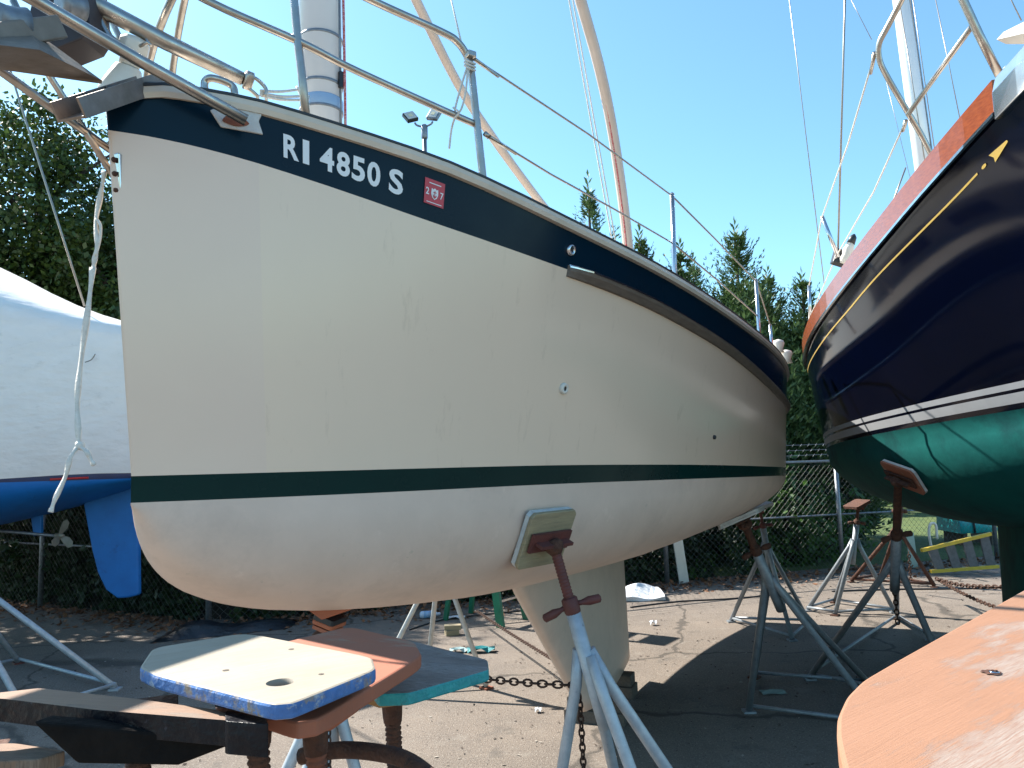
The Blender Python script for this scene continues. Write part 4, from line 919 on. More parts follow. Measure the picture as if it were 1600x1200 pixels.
# ================================================================== CHAINS
def chain(label, pts, link=.045, r=.0045, m=None, k=10):
    mb = MB(); ps = spline(pts, k); d = [0]
    for i in range(1, len(ps)): d.append(d[-1] + (ps[i] - ps[i - 1]).length)
    n = int(d[-1] / (link * .72)); arr = np.array([tuple(p) for p in ps])
    for i in range(n):
        t = [d[-1] * (i + q) / n for q in (0, 1)]; a, b = [V([np.interp(x, d, arr[:, q]) for q in range(3)]) for x in t]
        c = (a + b) / 2; dr = (b - a).normalized(); sd = dr.cross(V((.1, .2, 1))).normalized(); up = dr.cross(sd)
        x = sd if i % 2 else up; ring = []
        for q in range(10):
            an_ = 2 * math.pi * q / 10; ring.append(c + dr * (link * .5 * math.cos(an_)) + x * (link * .30 * math.sin(an_)))
        ring.append(ring[0]); mb.tube(ring, r, 5, caps=False)
    return tag(mb.build('chain', m or M_chain), label, 'chain', 'chains tying the jack stands together')
chain('rusty chain strung level from the main jack stand to behind the teal edged pad', [P(902, 1071, 2.97), P(840, 1068, 3.0), P(760, 1061, 3.1), P(690, 1050, 3.2), P(600, 1030, 3.3)], .040, .0042)
chain('dark chain hanging straight down between the legs of the main jack stand', [P(905, 1085, 2.9), P(908, 1130, 2.9), P(911, 1185, 2.9), P(914, 1260, 2.9), P(918, 1400, 2.9)], .034, .004)
chain('thin chain slanting down across the sunlit ground toward the keel', [P(745, 955, 9.3), P(790, 985, 8.2), P(850, 1022, 7.0), P(882, 1040, 6.2)], .05, .0048)
chain('chain dangling from the silver jack stand under the navy sailboat', [P(1397, 915, 7.2), P(1400, 945, 7.25), P(1403, 975, 7.3)], .06, .007)
chain('chain stretched across the lit pavement to the keel of the navy sailboat', [P(1462, 904, 10.0), P(1500, 914, 9.5), P(1550, 917, 9.0), P(1640, 918, 8.3)], .07, .009)
chain('sagging chain nearest the salmon board, slanting on the lit pavement', [P(1466, 906, 10.0), P(1500, 925, 9.3), P(1545, 945, 8.6), P(1600, 960, 8.0)], .06, .008)
chain('short chain hanging behind the brown rusted stand', [P(1420, 862, 10.5), P(1422, 890, 10.6), P(1423, 906, 10.7)], .06, .007)
chain('short chain below the brown pad of the stowed stands', [P(512, 1118, 1.95), P(513, 1150, 1.95), P(514, 1240, 1.95)], .022, .0027)

# ================================================================== GROUND, FENCE
def add_sheet(name, x0, x1, y0, y1, nx, ny, zf, m, kind='structure'):
    mb = MB(); rows = []
    for i in range(nx + 1):
        rows.append([V((x0 + (x1 - x0) * i / nx, y0 + (y1 - y0) * j / ny, zf(x0 + (x1 - x0) * i / nx, y0 + (y1 - y0) * j / ny))) for j in range(ny + 1)])
    mb.grid(rows); o = mb.build(name, m, fix=False); o['kind'] = kind; return o
M_ground = mat('worn_asphalt', (.200, .160, .128), (.140, .113, .093), scale=1.6, rough=.9, bump=.6, bscale=120, detail=10, lo=.3, hi=.7,
               spots=[((.33, .29, .25), 70, .55, .63), ((.055, .046, .038), 52, .56, .64), ((.22, .19, .16), 4.0, .56, .72), ((.09, .078, .068), 2.3, .58, .72), ((.035, .03, .028), 14, .69, .74), ((.26, .24, .21), 22, .70, .74)])
t = M_ground.node_tree; L = t.links; bsdf = t.nodes['Principled BSDF']; src = bsdf.inputs['Base Color'].links[0].from_socket
tc = [q for q in t.nodes if q.type == 'TEX_COORD'][0]; nz = t.nodes.new('ShaderNodeTexNoise'); nz.inputs['Scale'].default_value = 2.2; nz.inputs['Detail'].default_value = 5
L.new(tc.outputs['Object'], nz.inputs['Vector']); av = t.nodes.new('ShaderNodeVectorMath'); av.operation = 'MULTIPLY_ADD'; L.new(nz.outputs['Color'], av.inputs[0]); av.inputs[1].default_value = (.55, .55, 0); L.new(tc.outputs['Object'], av.inputs[2])
vo = t.nodes.new('ShaderNodeTexVoronoi'); vo.feature = 'DISTANCE_TO_EDGE'; vo.inputs['Scale'].default_value = .42; L.new(av.outputs[0], vo.inputs['Vector'])
mr = t.nodes.new('ShaderNodeMapRange'); mr.inputs[1].default_value = .004; mr.inputs[2].default_value = .013; mr.inputs[3].default_value = .75; mr.inputs[4].default_value = 0; L.new(vo.outputs['Distance'], mr.inputs[0])
mx = t.nodes.new('ShaderNodeMix'); mx.data_type = 'RGBA'; L.new(mr.outputs[0], mx.inputs[0]); L.new(src, mx.inputs[6]); mx.inputs[7].default_value = (.045, .037, .03, 1); L.new(mx.outputs[2], bsdf.inputs['Base Color'])
add_sheet('ground', -400, 400, -120, 900, 1, 1, lambda x, y: 0, M_ground)
FP = [V((-13.2, 14.6, 0)), V((-10.1, 13.1, 0)), V((-7.0, 11.5, 0)), V((-3.84, 9.75, 0)), V((-1.0, 10.72, 0)), V((2.29, 12.0, 0)), V((5.34, 12.85, 0)), V((8.4, 13.7, 0)), V((11.5, 14.5, 0)), V((14.6, 15.3, 0))]
def fence_y(x): return float(np.interp(x, [p.x for p in FP], [p.y for p in FP]))
fence = empty('chain_link_fence', (0, 11, 0), 'galvanized chain link fence topped with barbed wire along the back of the yard', 'fence')
FH = 1.80
for i, p in enumerate(FP):
    m = MB(); m.tube([p, p + V((0, 0, FH + .03))], .036, 10); po = m.build('post', M_galv, fence)
    m = MB(); a = p + V((0, 0, FH + .02)); e = V((-.20, -.20, .27)); m.tube([a, a + e], .018, 8); m.build('barb_arm', M_galv, po)
for z, nm, r in ((FH, 'top_rail', .021), (.92, 'middle_rail', .015)):
    m = MB()
    for a, b in zip(FP[:-1], FP[1:]): m.tube([a + V((0, 0, z)), b + V((0, 0, z))], r, 8)
    m.build(nm, M_galv, fence)
m = MB()
for q in (.35, .65, .97):
    for a, b in zip(FP[:-1], FP[1:]):
        o = V((-.20 * q, -.20 * q, FH + .02 + .27 * q)); m.tube([a + o, (a + b) / 2 + o - V((0, 0, .02)), b + o], .0035, 4)
        for k in range(22):
            c = a + (b - a) * ((k + .5) / 22) + o - V((0, 0, .012)); m.tube([c + V((-.02, 0, -.025)), c + V((.02, .01, .025))], .0025, 3)
m.build('barbed_wire', M_galv, fence)
dist = [0]
for a, b in zip(FP[:-1], FP[1:]): dist.append(dist[-1] + (b - a).length)
def FQ(u, z):
    i = min(max(int(np.searchsorted(dist, u)) - 1, 0), len(FP) - 2); return FP[i] + (FP[i + 1] - FP[i]) * ((u - dist[i]) / (dist[i + 1] - dist[i])) + V((0, -.026, z))
m = MB(); sp = .098
for sg in (1, -1):
    u = 0.0
    while u < dist[-1]:
        pts = [(u, .04)]; cuts = [d_ for d_ in dist if 0 < (d_ - u) * sg < FH - .05]
        for d_ in sorted(cuts, key=lambda x: abs(x - u)): pts.append((d_, .04 + abs(d_ - u)))
        pts.append((u + sg * (FH - .05), FH - .01))
        ok = [(uu, zz) for uu, zz in pts if 0 <= uu <= dist[-1]]
        if len(ok) > 1: m.tube([FQ(uu, zz) + V((0, .004 * sg, 0)) for uu, zz in ok], .0021, 3, caps=False)
        u += sp
m.build('chain_link_mesh', mat('dull_fence_wire', (.12, .125, .12), (.08, .08, .075), scale=4, rough=.5, metal=.6), fence)

# lawn beyond the fence
M_lawn = mat('lawn', (.08, .105, .022), (.045, .075, .015), scale=3, rough=.95, bump=.5, bscale=40, spots=[((.16, .16, .04), 9, .6, .72)])
mb = MB(); rows = []
for i in range(25):
    x = 3.2 + i * 1.6; rows.append([V((x, fence_y(x) + .35 + q * q * 50, .006 + .12 * math.sin(q * 3))) for q in (0, .05, .12, .2, .3, .45, .65, .85, 1)])
mb.grid(rows); o = mb.build('lawn', M_lawn, fix=False); o['kind'] = 'structure'
mb = MB(); rows = []
for i in range(21):
    x = -16 + i * .98; rows.append([V((x, fence_y(x) + .3 + q * 22, .005 + 1.6 * min(1, q * 6) ** 1.3 * (1 if i < 16 else (20 - i) / 4))) for q in (0, .02, .05, .09, .14, .3, .6, 1)])
mb.grid(rows); o = mb.build('bank', mat('dark_soil', (.030, .022, .015), (.018, .020, .009), scale=5, rough=.95, bump=.5, bscale=30), fix=False); o['kind'] = 'structure'
# ================================================================== FOLIAGE
def leaf_mat(name, c1, c2, c3, trans=.25):
    return mat(name, c1, c2, scale=1.3, rough=.55, spots=[(c3, 3.0, .55, .7)], trans=trans, lo=.4, hi=.6)
ML_dec = leaf_mat('deciduous_leaf', (.026, .052, .010), (.045, .082, .013), (.10, .14, .02))
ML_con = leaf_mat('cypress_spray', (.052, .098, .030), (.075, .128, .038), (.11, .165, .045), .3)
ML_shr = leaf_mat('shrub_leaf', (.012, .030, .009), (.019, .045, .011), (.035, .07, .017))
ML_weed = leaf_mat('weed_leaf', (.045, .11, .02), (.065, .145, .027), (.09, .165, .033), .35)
M_bark = mat('bark', (.07, .05, .038), (.045, .033, .026), scale=12, rough=.95, bump=.6, stretch=((4, 4, 1), (0, 0, 0)))
def quads_mesh(name, pos, dirs, nrm, ln, wd, m, parent=None):
    """many small pointed leaf faces: pos, direction, normal arrays"""
    n = len(pos); side = np.cross(dirs, nrm); side /= (np.linalg.norm(side, axis=1, keepdims=True) + 1e-9)
    ln = np.broadcast_to(np.asarray(ln, float).reshape(-1, 1), (n, 1)); wd = np.broadcast_to(np.asarray(wd, float).reshape(-1, 1), (n, 1))
    v = np.empty((n, 4, 3)); v[:, 0] = pos; v[:, 1] = pos + dirs * ln * .5 + side * wd; v[:, 2] = pos + dirs * ln; v[:, 3] = pos + dirs * ln * .45 - side * wd
    loc = np.array(ROOT_LOC.get(parent.name, (0, 0, 0))) if parent else np.array([pos[:, 0].mean(), pos[:, 1].mean(), pos[:, 2].min()])
    v = (v - loc).reshape(-1, 3)
    me = bpy.data.meshes.new(name); me.vertices.add(4 * n); me.vertices.foreach_set('co', v.ravel()); me.loops.add(4 * n); me.loops.foreach_set('vertex_index', np.arange(4 * n, dtype=np.int32))
    me.polygons.add(n); me.polygons.foreach_set('loop_start', np.arange(0, 4 * n, 4, dtype=np.int32)); me.materials.append(m); me.update(calc_edges=True); me.validate()
    o = bpy.data.objects.new(name, me); COL.objects.link(o)
    if parent: o.parent = parent
    else: o.location = tuple(loc)
    return o
def unit(a): return a / (np.linalg.norm(a, axis=1, keepdims=True) + 1e-9)
def cloud(center, rad, nclump, per, spread, rz=1.0):
    c = unit(rng.normal(size=(nclump, 3))) * (rng.uniform(.35, 1.0, (nclump, 1)) ** .6); c *= np.array(rad); c += np.array(center)
    pos = np.repeat(c, per, 0) + rng.normal(size=(nclump * per, 3)) * spread * rng.uniform(.6, 1.3, (nclump, 1)).repeat(per, 0); return pos, c
def leafy(name, pos, size, m, parent, droop=-.25):
    n = len(pos); d = unit(rng.normal(size=(n, 3)) + np.array([0, 0, droop])); nr = unit(rng.normal(size=(n, 3)) * .8 + np.array([0, 0, .9]))
    s = rng.uniform(.7, 1.3, n) * size; return quads_mesh(name, pos, d, nr, s, s * .32, m, parent)
def deciduous(x, y, h, rad, label, nclump=120, per=250):
    root = empty('broadleaf_tree', (x, y, 0), label, 'tree', 'trees behind the fence')
    tk = MB(); tk.tube(spline([V((x, y, 0)), V((x + .1, y, h * .3)), V((x - .05, y + .1, h * .6)), V((x, y, h * .85))], 4), [.17 - .008 * k for k in range(13)], 10)
    for k in range(9):
        a = k * 2.4; z = h * (.25 + .06 * k); tk.tube([V((x, y, z)), V((x + math.cos(a) * rad * .4, y + math.sin(a) * rad * .4, z + h * .08)), V((x + math.cos(a) * rad * .8, y + math.sin(a) * rad * .8, z + h * .14))], [.07, .045, .015], 6)
    tk.build('trunk', M_bark, root)
    pos = []
    for (zc, rr_, hh, f) in ((.72, .8, .26, .4), (.45, 1.05, .30, .6)):
        p_, _ = cloud((x, y, h * zc), (rad * rr_, rad * rr_, h * hh), int(nclump * f), per, .27); pos.append(p_)
    leafy('crown', np.concatenate(pos), .115, ML_dec, root); return root
deciduous(-8.9, 14.2, 9.5, 1.6, 'tall dark broadleaf tree above the shrink-wrapped boat, leftmost')
deciduous(-6.9, 13.5, 7.3, 1.4, 'dark broadleaf tree just left of the cream bow, lower than its neighbour')
deciduous(-10.1, 12.9, 8.2, 2.1, 'broadleaf tree half hidden behind the left neighbour at the frame edge', 100, 150)
deciduous(-7.9, 16.0, 8.2, 1.9, 'broadleaf tree farther back filling the gap between the two dark trees', 100, 150)
def conifer(x, y, h, rad, label=None, n=1250):
    root = empty('cypress_tree', (x, y, 0), label or '', 'tree', 'evergreen trees behind the fence')
    tk = MB(); tk.tube([V((x, y, 0)), V((x + .03, y, h * .5)), V((x, y, h * .97))], [.13, .08, .012], 8); tk.build('trunk', M_bark, root)
    P_, D_, N_, L_, W_ = [], [], [], [], []
    up = np.array([0, 0, 1.0]); ph = rng.uniform(0, 6.28, 4)
    for k in range(n):
        t = 1 - (1 - k / n) ** .62 if k < n * .9 else rng.uniform(.70, .99)
        a = rng.uniform(0, 2 * math.pi); z0 = h * (.03 + .93 * t)
        lump = 1 + .28 * math.sin(a * 2 + ph[0] + t * 7) + .22 * math.sin(a * 3 + ph[1] - t * 11)
        reach = rad * ((1 - t) ** .9 + .05) * max(.45, lump) * rng.uniform(.55, 1.18)
        if k % 4 == 0: reach *= .6
        if rng.random() < .06 and t < .8: reach *= 1.25
        out = np.array([math.cos(a), math.sin(a), 0.0]); rise = reach * rng.uniform(.55, 1.25) + .05 * h * (1 - t) * .5
        p0 = np.array([x, y, z0]) + out * reach * .25; K = 9 if t < .75 else 7; side = np.cross(out, up); prev = p0
        for q in range(1, K + 1):
            u = q / K; p = p0 + out * reach * .75 * (u ** .85) + up * rise * (u ** 1.5) + side * reach * .12 * math.sin(u * 3 + a)
            d0 = p - prev; d0 /= np.linalg.norm(d0) + 1e-6; prev = p
            for sg in (-1, 1, 0) if q == K else (-1, 1):
                sd_ = side * sg * rng.uniform(.5, .95); dd = d0 * rng.uniform(.75, 1.1) + sd_ + rng.normal(size=3) * .22
                dd /= np.linalg.norm(dd); lf = (.25 - .12 * u) * rng.uniform(.7, 1.2) * (1 if t < .8 else .72)
                P_.append(p); D_.append(dd); N_.append(np.cross(dd, side + up * .6) + rng.normal(size=3) * .6); L_.append(lf); W_.append(lf * .12)
    for q in range(26):
        u = q / 25; a = q * 2.4; zt = h * (.86 + .14 * u); dd = np.array([math.cos(a) * .55, math.sin(a) * .55, .8]); dd /= np.linalg.norm(dd)
        P_.append(np.array([x, y, zt])); D_.append(dd if q < 25 else up); N_.append(rng.normal(size=3)); L_.append(.30 - .14 * u); W_.append(.028)
    quads_mesh('foliage', np.array(P_), np.array(D_), unit(np.array(N_)), np.array(L_), np.array(W_), ML_con, root); return root
conifer(1.75, 16.0, 8.0, 1.55, 'tall evergreen spire standing alone just left of the wishbone boom end', 950)
conifer(2.85, 16.3, 6.9, 1.5, 'shorter evergreen right of the tall lone spire')
conifer(3.65, 16.0, 6.5, 1.6, 'evergreen behind the upright lifeline post with a blunt ragged top')
conifer(4.2, 17.2, 6.5, 1.5, 'slim evergreen just left of the central evergreen spire')
conifer(4.72, 15.6, 6.75, 1.75, 'central evergreen spire between the two sailboats, tallest of the right clump', 1500)
conifer(5.55, 16.2, 5.9, 1.7, 'evergreen right of the central spire with outspread side sprays')
conifer(6.2, 16.0, 5.75, 1.6, 'evergreen closest to the stern of the navy sailboat')
conifer(3.2, 18.0, 5.4, 1.2, 'low bushy evergreen in the second row behind the ragged topped one', 500)
conifer(7.4, 17.0, 5.2, 1.2, 'evergreen mostly hidden behind the navy sailboat', 450)
def shrub(x, y, r, h, label, n=40, per=110, size=.11, m=None):
    root = empty('shrub', (x, y, 0), label, 'shrub', 'shrubs along the fence')
    pos, c = cloud((x, y, h * .5), (r, r * .8, h * .52), n, per, .17); pos[:, 2] = np.abs(pos[:, 2]) + .02
    leafy('foliage', pos, size, m or ML_shr, root)
    tk = MB()
    for q in c[:12]: tk.tube([V((x, y, 0)), V(((x + q[0]) / 2, (y + q[1]) / 2, q[2] * .55)), V(q)], [.03, .02, .008], 5)
    tk.build('stem', M_bark, root)
SHR = [(-9.6, 13.8, 1.4, 3.0, 'dark shrub behind the fence at the far left edge'), (-7.6, 12.7, 1.4, 2.8, 'dark shrub behind the propeller of the wrapped boat'), (-5.6, 11.9, 1.3, 2.6, 'dark shrub behind the blue rudder'),
       (-3.6, 11.2, 1.2, 2.0, 'dark shrub behind the fence under the curved forefoot'), (-1.7, 12.0, 1.2, 2.0, 'dark shrub behind the bow jack stand'), (.2, 12.6, 1.1, 1.9, 'dark shrub behind the green ladder'),
       (1.6, 13.2, 1.0, 2.1, 'dark shrub behind the white keel'), (3.1, 13.9, 1.0, 2.2, 'green shrub behind the chain link right of the keel'), (4.6, 14.3, .9, 2.2, 'green shrub behind the angled fence post'),
       (6.0, 15.0, .8, 1.8, 'low shrub left of the lit lawn'), (-8.6, 14.8, 1.8, 4.4, 'tall dark shrub in the second row behind the wrapped boat'), (-5.0, 13.0, 1.5, 3.4, 'tall dark shrub hidden low behind the cream bow'),
       (-2.2, 14.2, 1.6, 3.2, 'tall dark shrub deep behind the forefoot'), (.8, 14.8, 1.6, 3.0, 'tall dark shrub deep behind the keel'), (3.9, 15.0, 1.2, 3.0, 'tall dark shrub below the evergreen clump')]
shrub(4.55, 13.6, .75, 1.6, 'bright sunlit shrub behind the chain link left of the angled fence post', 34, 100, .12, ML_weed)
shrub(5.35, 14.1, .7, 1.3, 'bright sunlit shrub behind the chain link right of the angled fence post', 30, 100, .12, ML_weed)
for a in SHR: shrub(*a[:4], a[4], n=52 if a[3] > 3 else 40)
n = 21000; u = rng.uniform(.5, 18.6, n); zz = rng.uniform(0, 1, n) ** 1.3 * 1.55; pos = np.array([tuple(FQ(a, 0)) for a in u]); pos[:, 1] += .16 + np.abs(rng.normal(size=n)) * .16 + .25 * zz; pos[:, 2] = zz + .02
gap = np.sin(u * 2.3) + np.sin(u * 5.1 + 1) * .6 + zz * .5; pos = pos[gap > -.75]
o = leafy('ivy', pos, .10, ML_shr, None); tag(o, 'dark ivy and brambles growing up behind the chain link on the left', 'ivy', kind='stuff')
# hedge far across the lawn
for k, (x, y, r, h, lb) in enumerate(((9.5, 24, 2.2, 3.5, 'round bush across the lawn seen below the navy hull'), (13.5, 25, 2.4, 4.0, 'bush across the lawn beside the teal dinghy'), (17.5, 24, 2.4, 4.0, 'rightmost bush across the lawn'))):
    shrub(x, y, r, h, lb, 40, 60, .3, ML_con)
# weeds at fence foot
WD = [(1100, 890, .18), (1128, 880, .22), (1112, 868, .16), (1200, 880, .2), (1228, 870, .2), (1086, 905, .14), (1250, 885, .16), (800, 925, .2), (820, 940, .16), (1178, 893, .14)]
WL = ['bright weed right beside the white leaning plank', 'largest bright weed patch between plank and stern jack stand', 'small weed higher behind the largest patch', 'weed left of the tall thin jack stand leg', 'leafy weed under the fence mid rail right of the stern stand', 'tiny weed left of the white plank foot', 'weed at the foot of the fence left of the corner post', 'weed right of the green ladder', 'small weed touching the keel leading edge', 'low weed behind the stern jack stand']
for (x, y, r), lb in zip(WD, WL):
    g = G(x, y); root = empty('weed', (g.x, g.y, 0), lb, 'weed', 'weeds at the foot of the fence'); pos, _ = cloud((g.x, g.y, r * .7), (r * 1.4, r, r * .7), 9, 16, .06); pos[:, 2] = np.abs(pos[:, 2]) + .01
    leafy('leaves', pos, .085, ML_weed, root, .2)
    s_m = MB()
    for k in range(5): s_m.tube([V((g.x, g.y, 0)), V(pos[k * 29])], [.006, .003], 4)
    s_m.build('stem', ML_weed, root)
# leaf litter strip (stuff)
n = 5200; u = rng.uniform(0, dist[-1], n); pos = np.array([tuple(FQ(a, 0)) for a in u]); off = np.abs(rng.normal(size=n)) * .42; pos[:, 1] -= off - .15; pos[:, 0] += rng.normal(size=n) * .1; pos[:, 2] = .008 + rng.uniform(0, .05, n) * np.exp(-off * 2)
d = unit(rng.normal(size=(n, 3)) * np.array([1, 1, .25])); nr = unit(rng.normal(size=(n, 3)) * .45 + np.array([0, 0, 1]))
o = quads_mesh('leaf_litter', pos, d, nr, rng.uniform(.05, .11, n), rng.uniform(.015, .03, n), mat('dry_leaf', (.20, .085, .035), (.12, .055, .028), scale=3, rough=.8, spots=[((.32, .18, .09), 5, .56, .66)], lo=.42, hi=.58)); tag(o, 'brown dead leaves drifted along the foot of the fence', 'leaf litter', kind='stuff')
n = 3600; pos = np.stack([rng.uniform(-5, 8, n), rng.uniform(3.2, 12.5, n), np.full(n, .006)], 1); d = unit(rng.normal(size=(n, 3)) * np.array([1, 1, .1])); nr = unit(rng.normal(size=(n, 3)) * .3 + np.array([0, 0, 1]))
o = quads_mesh('ground_debris', pos, d, nr, rng.uniform(.01, .045, n), rng.uniform(.004, .014, n), mat('debris', (.06, .04, .03), (.32, .28, .24), scale=2.5, rough=.85, lo=.5, hi=.62)); tag(o, 'twigs, chips and crumbs strewn over the asphalt', 'debris', kind='stuff')

# ================================================================== SMALL THINGS
# floodlight pole
fl = empty('floodlight_pole', (P(663, 240, 18).x, 18, 0), 'tall pole with two square floodlights rising beyond the cream sailboat', 'light pole')
m = MB(); a = P(663, 196, 18); m.tube([V((a.x, 18, 0)), a], .055, 10); m.lathe(a - V((0, 0, .35)), a + V((0, 0, .02)), [(0, .06), (.1, .08), (.9, .08), (1, .05)], 10); m.build('pole', M_galv, fl)
m = MB(); m.tube(spline([P(648, 192, 18), P(652, 196, 18), P(663, 198, 18), P(673, 194, 18), P(676, 190, 18)], 4), .025, 8); m.build('yoke', M_galv, fl)
M_lens = mat('lamp_glass', (.55, .55, .52), (.42, .42, .4), scale=3, rough=.12); M_led = mat('led_panel', (.75, .68, .45), rough=.4)
for x, y, rz, tilt in ((641, 183, .45, -.45), (678, 180, -.35, .3)):
    c = P(x, y, 18); rot = Matrix.Rotation(tilt, 3, 'Y') @ Matrix.Rotation(rz, 3, 'Z') @ Matrix.Rotation(-.35, 3, 'X')
    m = MB(); m.box(c, .30, .10, .30, rot); hd = m.build('lamp_head', M_dark if x < 660 else M_galv, fl, bevel=.02)
    m = MB(); m.box(c - rot @ V((0, .053, 0)), .24, .012, .24, rot); ln2 = m.build('lens', M_lens, hd); m = MB(); m.box(c - rot @ V((0, .062, 0)), .09, .008, .09, rot); m.build('led_panel', M_led, ln2)
# green step ladder
M_lgreen = mat('green_fibreglass', (.005, .15, .075), (.004, .11, .055), scale=8, rough=.4)
lc = V((-.42, 9.75, 0)); ld = empty('step_ladder', tuple(lc), 'green step ladder with pale metal steps standing behind the cream hull', 'ladder')
rot = Matrix.Rotation(.95, 3, 'Z'); tp = lambda x, y, z: lc + rot @ V((x, y, z))
for sx in (-1, 1):
    m = MB(); m.bar(tp(sx * .27, -.45, 0), tp(sx * .17, -.05, 2.35), .045, .10, rot @ V((0, 1, 0))); m.build('front_rail', M_lgreen, ld); m = MB(); m.bar(tp(sx * .25, .42, 0), tp(sx * .16, .03, 2.32), .035, .06, rot @ V((0, 1, 0))); m.build('rear_rail', M_lgreen, ld)
for k in range(7):
    z = .3 + .3 * k; f_ = 1 - z / 2.35; m = MB(); m.box(tp(0, -.05 - .40 * f_, z), 2 * (.165 + .09 * f_), .09, .025, rot); m.build('step', M_bright, ld)
for z in (.45, 1.1, 1.7):
    f_ = 1 - z / 2.35; m = MB(); m.box(tp(0, .03 + .39 * f_, z), 2 * (.16 + .09 * f_), .02, .03, rot); m.build('rear_brace', M_bright, ld)
m = MB(); m.box(tp(0, 0, 2.36), .42, .2, .05, rot); m.build('top_cap', M_lgreen, ld, bevel=.008)
# white leaning plank at fence
a = G(1069, 912); m = MB(); m.bar(a + V((0, 0, 0.005)), P(1052, 800, 12.0), .15, .05, (0, -1, .3)); tag(m.build('white_plank', mat('white_board', (.70, .68, .62), (.62, .6, .54), scale=8, rough=.6), bevel=.008), 'white board leaning upright against the chain link fence right of the keel', 'plank')
# folded white tarp
M_tarp = mat('white_tarp', (.70, .71, .74), (.6, .62, .66), scale=6, rough=.5, bump=.5, bscale=9); a = G(1003, 938); m = MB()
rows = []
for i in range(9):
    u = i / 8; rows.append([a + V(((u - .5) * .62, -.10 + .02 * math.sin(9 * u), .006)), a + V(((u - .5) * .60, -.10, .05 + .02 * math.sin(7 * u))), a + V(((u - .45) * .56, .02, .09 + .03 * math.sin(5 * u + 1))), a + V(((u - .4) * .5, .22, .15 + .05 * math.sin(4 * u))), a + V(((u - .35) * .44, .34, .12)), a + V(((u - .4) * .5, .36, .006))])
m.grid(rows, smooth=False, closed=True); m.add(rows[0], [list(range(6))]); m.add(rows[-1], [list(range(6))]); tag(m.build('folded_tarp', M_tarp), 'folded white tarp lying on the pavement right behind the keel', 'tarp')
# wood block pile, bottle, papers
a = G(706, 992); m = MB(); m.box(a + V((0, 0, .03)), .15, .11, .06, Matrix.Rotation(.3, 3, 'Z')); m.box(a + V((.01, .01, .085)), .19, .10, .05, Matrix.Rotation(.1, 3, 'Z')); tag(m.build('wood_offcuts', M_plyw, bevel=.005), 'two stacked brown wood offcuts on the pavement below the white tripod', 'wood block')
a = G(672, 966); m = MB(); m.lathe(a + V((-.13, 0, .045)), a + V((.13, .03, .045)), [(0, .03), (.08, .045), (.7, .045), (.85, .02), (1, .018)], 12); btl = m.build('plastic_bottle', mat('clear_plastic', (.55, .62, .72), (.4, .48, .62), scale=9, rough=.2)); tag(btl, 'crushed clear bottle with blue label lying near the fence', 'bottle')
m = MB(); m.lathe(a + V((-.08, .005, .045)), a + V((.02, .018, .045)), [(0, .0462), (1, .0462)], 12); m.build('bottle_label', M_band, btl)
def scrap(x, y, w_, h_, m_, label, cat, bend=.03, group=None):
    a = G(x, y); mb = MB(); rows = [[a + V(((i / 4 - .5) * w_, (j / 3 - .5) * h_, .006 + bend * abs(math.sin(2.1 * i + 1.3 * j)))) for j in range(4)] for i in range(5)]; mb.grid(rows, smooth=False); tag(mb.build('paper_scrap' if cat == 'paper' else 'rag', m_, fix=False), label, cat, group)
scrap(713, 967, .22, .10, M_tarp, 'flat white paper scrap right of the plastic bottle', 'paper')
scrap(1218, 940, .16, .22, M_tarp, 'crumpled white paper scrap behind the stern jack stand', 'paper', .06)
scrap(1021, 977, .08, .07, M_tarp, 'small white paper ball on the lit pavement right of the keel', 'paper', .05)
scrap(841, 1113, .05, .05, M_tarp, 'little white paper flake left of the keel block', 'paper', .03)
scrap(752, 1019, .28, .12, M_teal, 'teal rag dropped on the pavement beside the white tripod', 'rag', .05)
scrap(718, 1019, .2, .1, mat('pale_teal_cloth', (.45, .58, .57), (.38, .5, .5), rough=.8), 'pale bluish cloth scrap left of the teal rag', 'rag', .04)
scrap(1208, 1083, .2, .12, mat('pale_spill', (.25, .36, .32), (.2, .3, .27), rough=.8), 'pale green rag in the shade inside the stern stand base', 'rag', .008)
# black sheet heap at fence foot
m = MB(); rows = []
for i in range(15):
    u = i / 14; a = G(250 + 210 * u, 997 - 22 * u); hh = .16 * math.sin(math.pi * u) ** .6 * (.7 + .3 * math.sin(9 * u)) + .01
    rows.append([a + V((0, -.28, .004)), a + V((0, -.15, hh * .7)), a + V((.03, 0, hh * (1 + .3 * math.sin(5 * u)))), a + V((0, .16, hh * .6)), a + V((0, .3, .004))])
m.grid(rows); tag(m.build('black_sheeting', mat('black_polythene', (.010, .011, .014), (.016, .017, .022), scale=6, rough=.3, bump=.6, bscale=14)), 'crumpled black plastic sheeting heaped at the fence foot below the forefoot', 'plastic sheet')
# yellow railed ladder lying on edge
yl = empty('yellow_ladder', tuple(G(1500, 890)), 'wide ladder with yellow rails and grey treads lying on its edge under the navy sailboat', 'ladder'); M_yel = mat('yellow_paint', (.62, .42, .03), (.5, .34, .03), scale=12, rough=.55)
yy = 12.2
m = MB(); m.bar(P(1440, 860, yy), P(1548, 834, yy), .06, .05); m.build('upper_rail', M_yel, yl); m = MB(); m.bar(P(1454, 893, yy), P(1560, 885, yy), .06, .05); m.build('lower_rail', M_yel, yl)
for k in range(4):
    u = (k + .35) / 4; u2 = u + .13; m = MB(); q = [P(1440 + 108 * u, 860 - 26 * u, yy), P(1440 + 108 * u2, 860 - 26 * u2, yy), P(1454 + 106 * u2, 893 - 8 * u2, yy), P(1454 + 106 * u, 893 - 8 * u, yy)]; m.prism(q, V((.0, .03, 0))); m.build('tread', mat('dull_grey_tread', (.13, .13, .135), (.09, .09, .095), scale=20, rough=.7), yl)
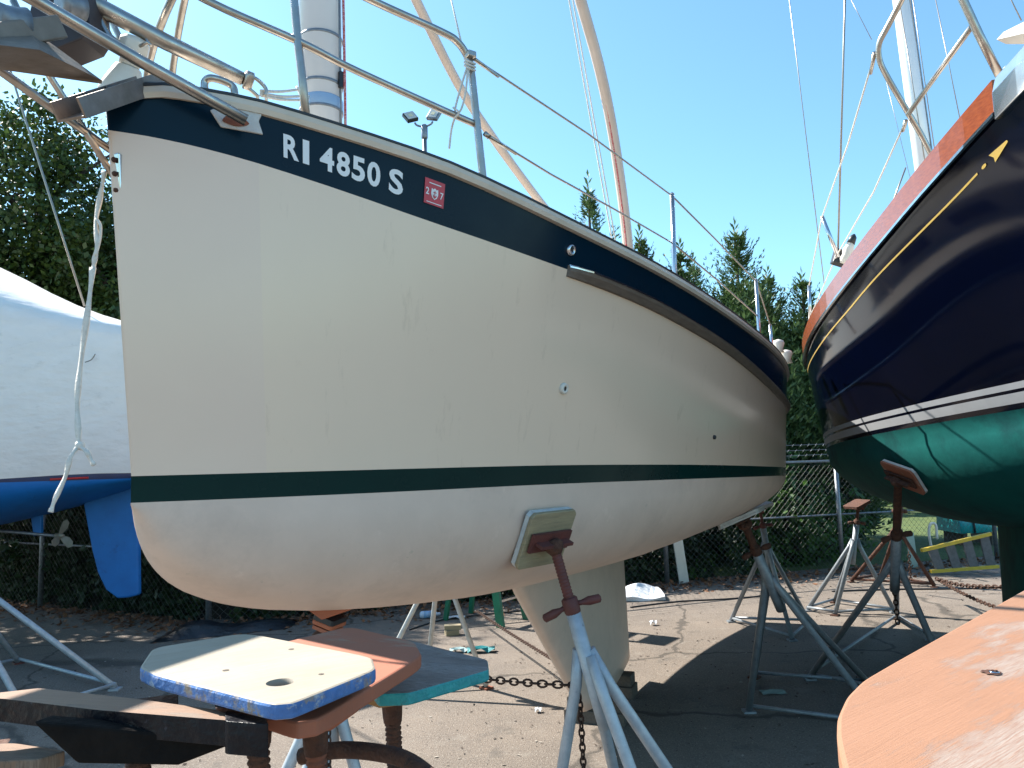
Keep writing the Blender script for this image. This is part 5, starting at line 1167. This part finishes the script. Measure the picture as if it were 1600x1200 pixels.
# teal dinghy on the lawn
a = P(1512, 833, 15.6); a.z = 0
m = MB(); rows = []
for i in range(11):
    u = i / 10; w_ = .45 * math.sin(math.pi * min(.999, .12 + .5 * (1 - u) * 1.5)) if False else .42 * (1 - u ** 2.2) + .01; h_ = .50 * (1 - u ** 2.6) + .02; x = a.x - .38 + 1.0 * u
    rows.append([V((x, a.y - w_, .30)), V((x, a.y - w_ * .92, .30 + h_ * .7)), V((x, a.y, .30 + h_)), V((x, a.y + w_ * .92, .30 + h_ * .7)), V((x, a.y + w_, .30))])
m.grid(rows); m.add(rows[0], [(0, 1, 2, 3, 4)]); m.add([r_[0] for r_ in rows] + [r_[4] for r_ in rows[::-1]], [list(range(22))])
dn = m.build('dinghy', mat('turquoise_hull', (.02, .40, .42), (.018, .35, .37), scale=4, rough=.45)); tag(dn, 'small upturned turquoise dinghy on the lawn beyond the fence', 'dinghy')
m = MB(); x = a.x - .10; w_, h_ = .425, .51; m.tube([V((x, a.y - w_, .30)), V((x, a.y - w_ * .93, .30 + h_ * .7)), V((x, a.y, .31 + h_))], .02, 6); m.build('strap', M_dark, dn)
for dx in (-.25, .3): m = MB(); m.box(V((a.x + dx, a.y, .152)), .08, .7, .294); m.build('trestle', M_block, dn)
# pale board + pipe frame behind the brown stand
a = G(1428, 888); m = MB(); m.bar(a + V((0, .0, .005)), P(1421, 832, a.y + .15), .13, .03, (0, -1, .2)); tag(m.build('pale_board', mat('pale_green_board', (.40, .46, .36), (.32, .38, .30), rough=.7), bevel=.004), 'pale greenish board leaning behind the brown rusted stand', 'plank')
m = MB(); m.tube(spline([P(1457, 862, 13.0), P(1452, 838, 13.0), P(1453, 820, 13.0), P(1462, 820, 13.0), P(1464, 842, 13.0)], 5), .022, 8); m.tube([P(1457, 862, 13.0), G(1458, 886)], .02, 8); tag(m.build('pipe_handle', M_white), 'bent white pipe handle standing by the fence above the yellow railed ladder', 'pipe')
# loose cables on the pavement; the first is a drawn fence shadow line
def cable(label, pts, r=.012):
    m = MB(); m.tube(spline([G(x, y) + V((0, 0, r)) for x, y in pts], 6), r, 6); tag(m.build('cable', M_dark), label, 'cable', 'cables on the pavement')
cable('thin dark strip drawn as a fence shadow line on the pavement right behind the keel', [(985, 950), (1060, 941), (1150, 936), (1240, 927)], .010)  # dark tube stands in for a shadow line cast by the fence
cable('dark cable lying across the pavement below the white tripod', [(640, 985), (700, 968), (800, 957), (860, 950)], .010)
cable('dark cable running along the pavement behind the navy boat stands', [(1300, 925), (1400, 922), (1500, 921), (1640, 917)], .012)
# pruned: black hose arc of the near stands
m = MB(); m.tube(spline([P(470, 1182, 1.3), P(530, 1172, 1.28), P(590, 1176, 1.25), P(640, 1190, 1.2), P(690, 1230, 1.15)], 6), .013, 10); tag(m.build('black_bar', M_rust), 'curved dark steel bar hooked between the stowed stands at the bottom edge', 'bar')
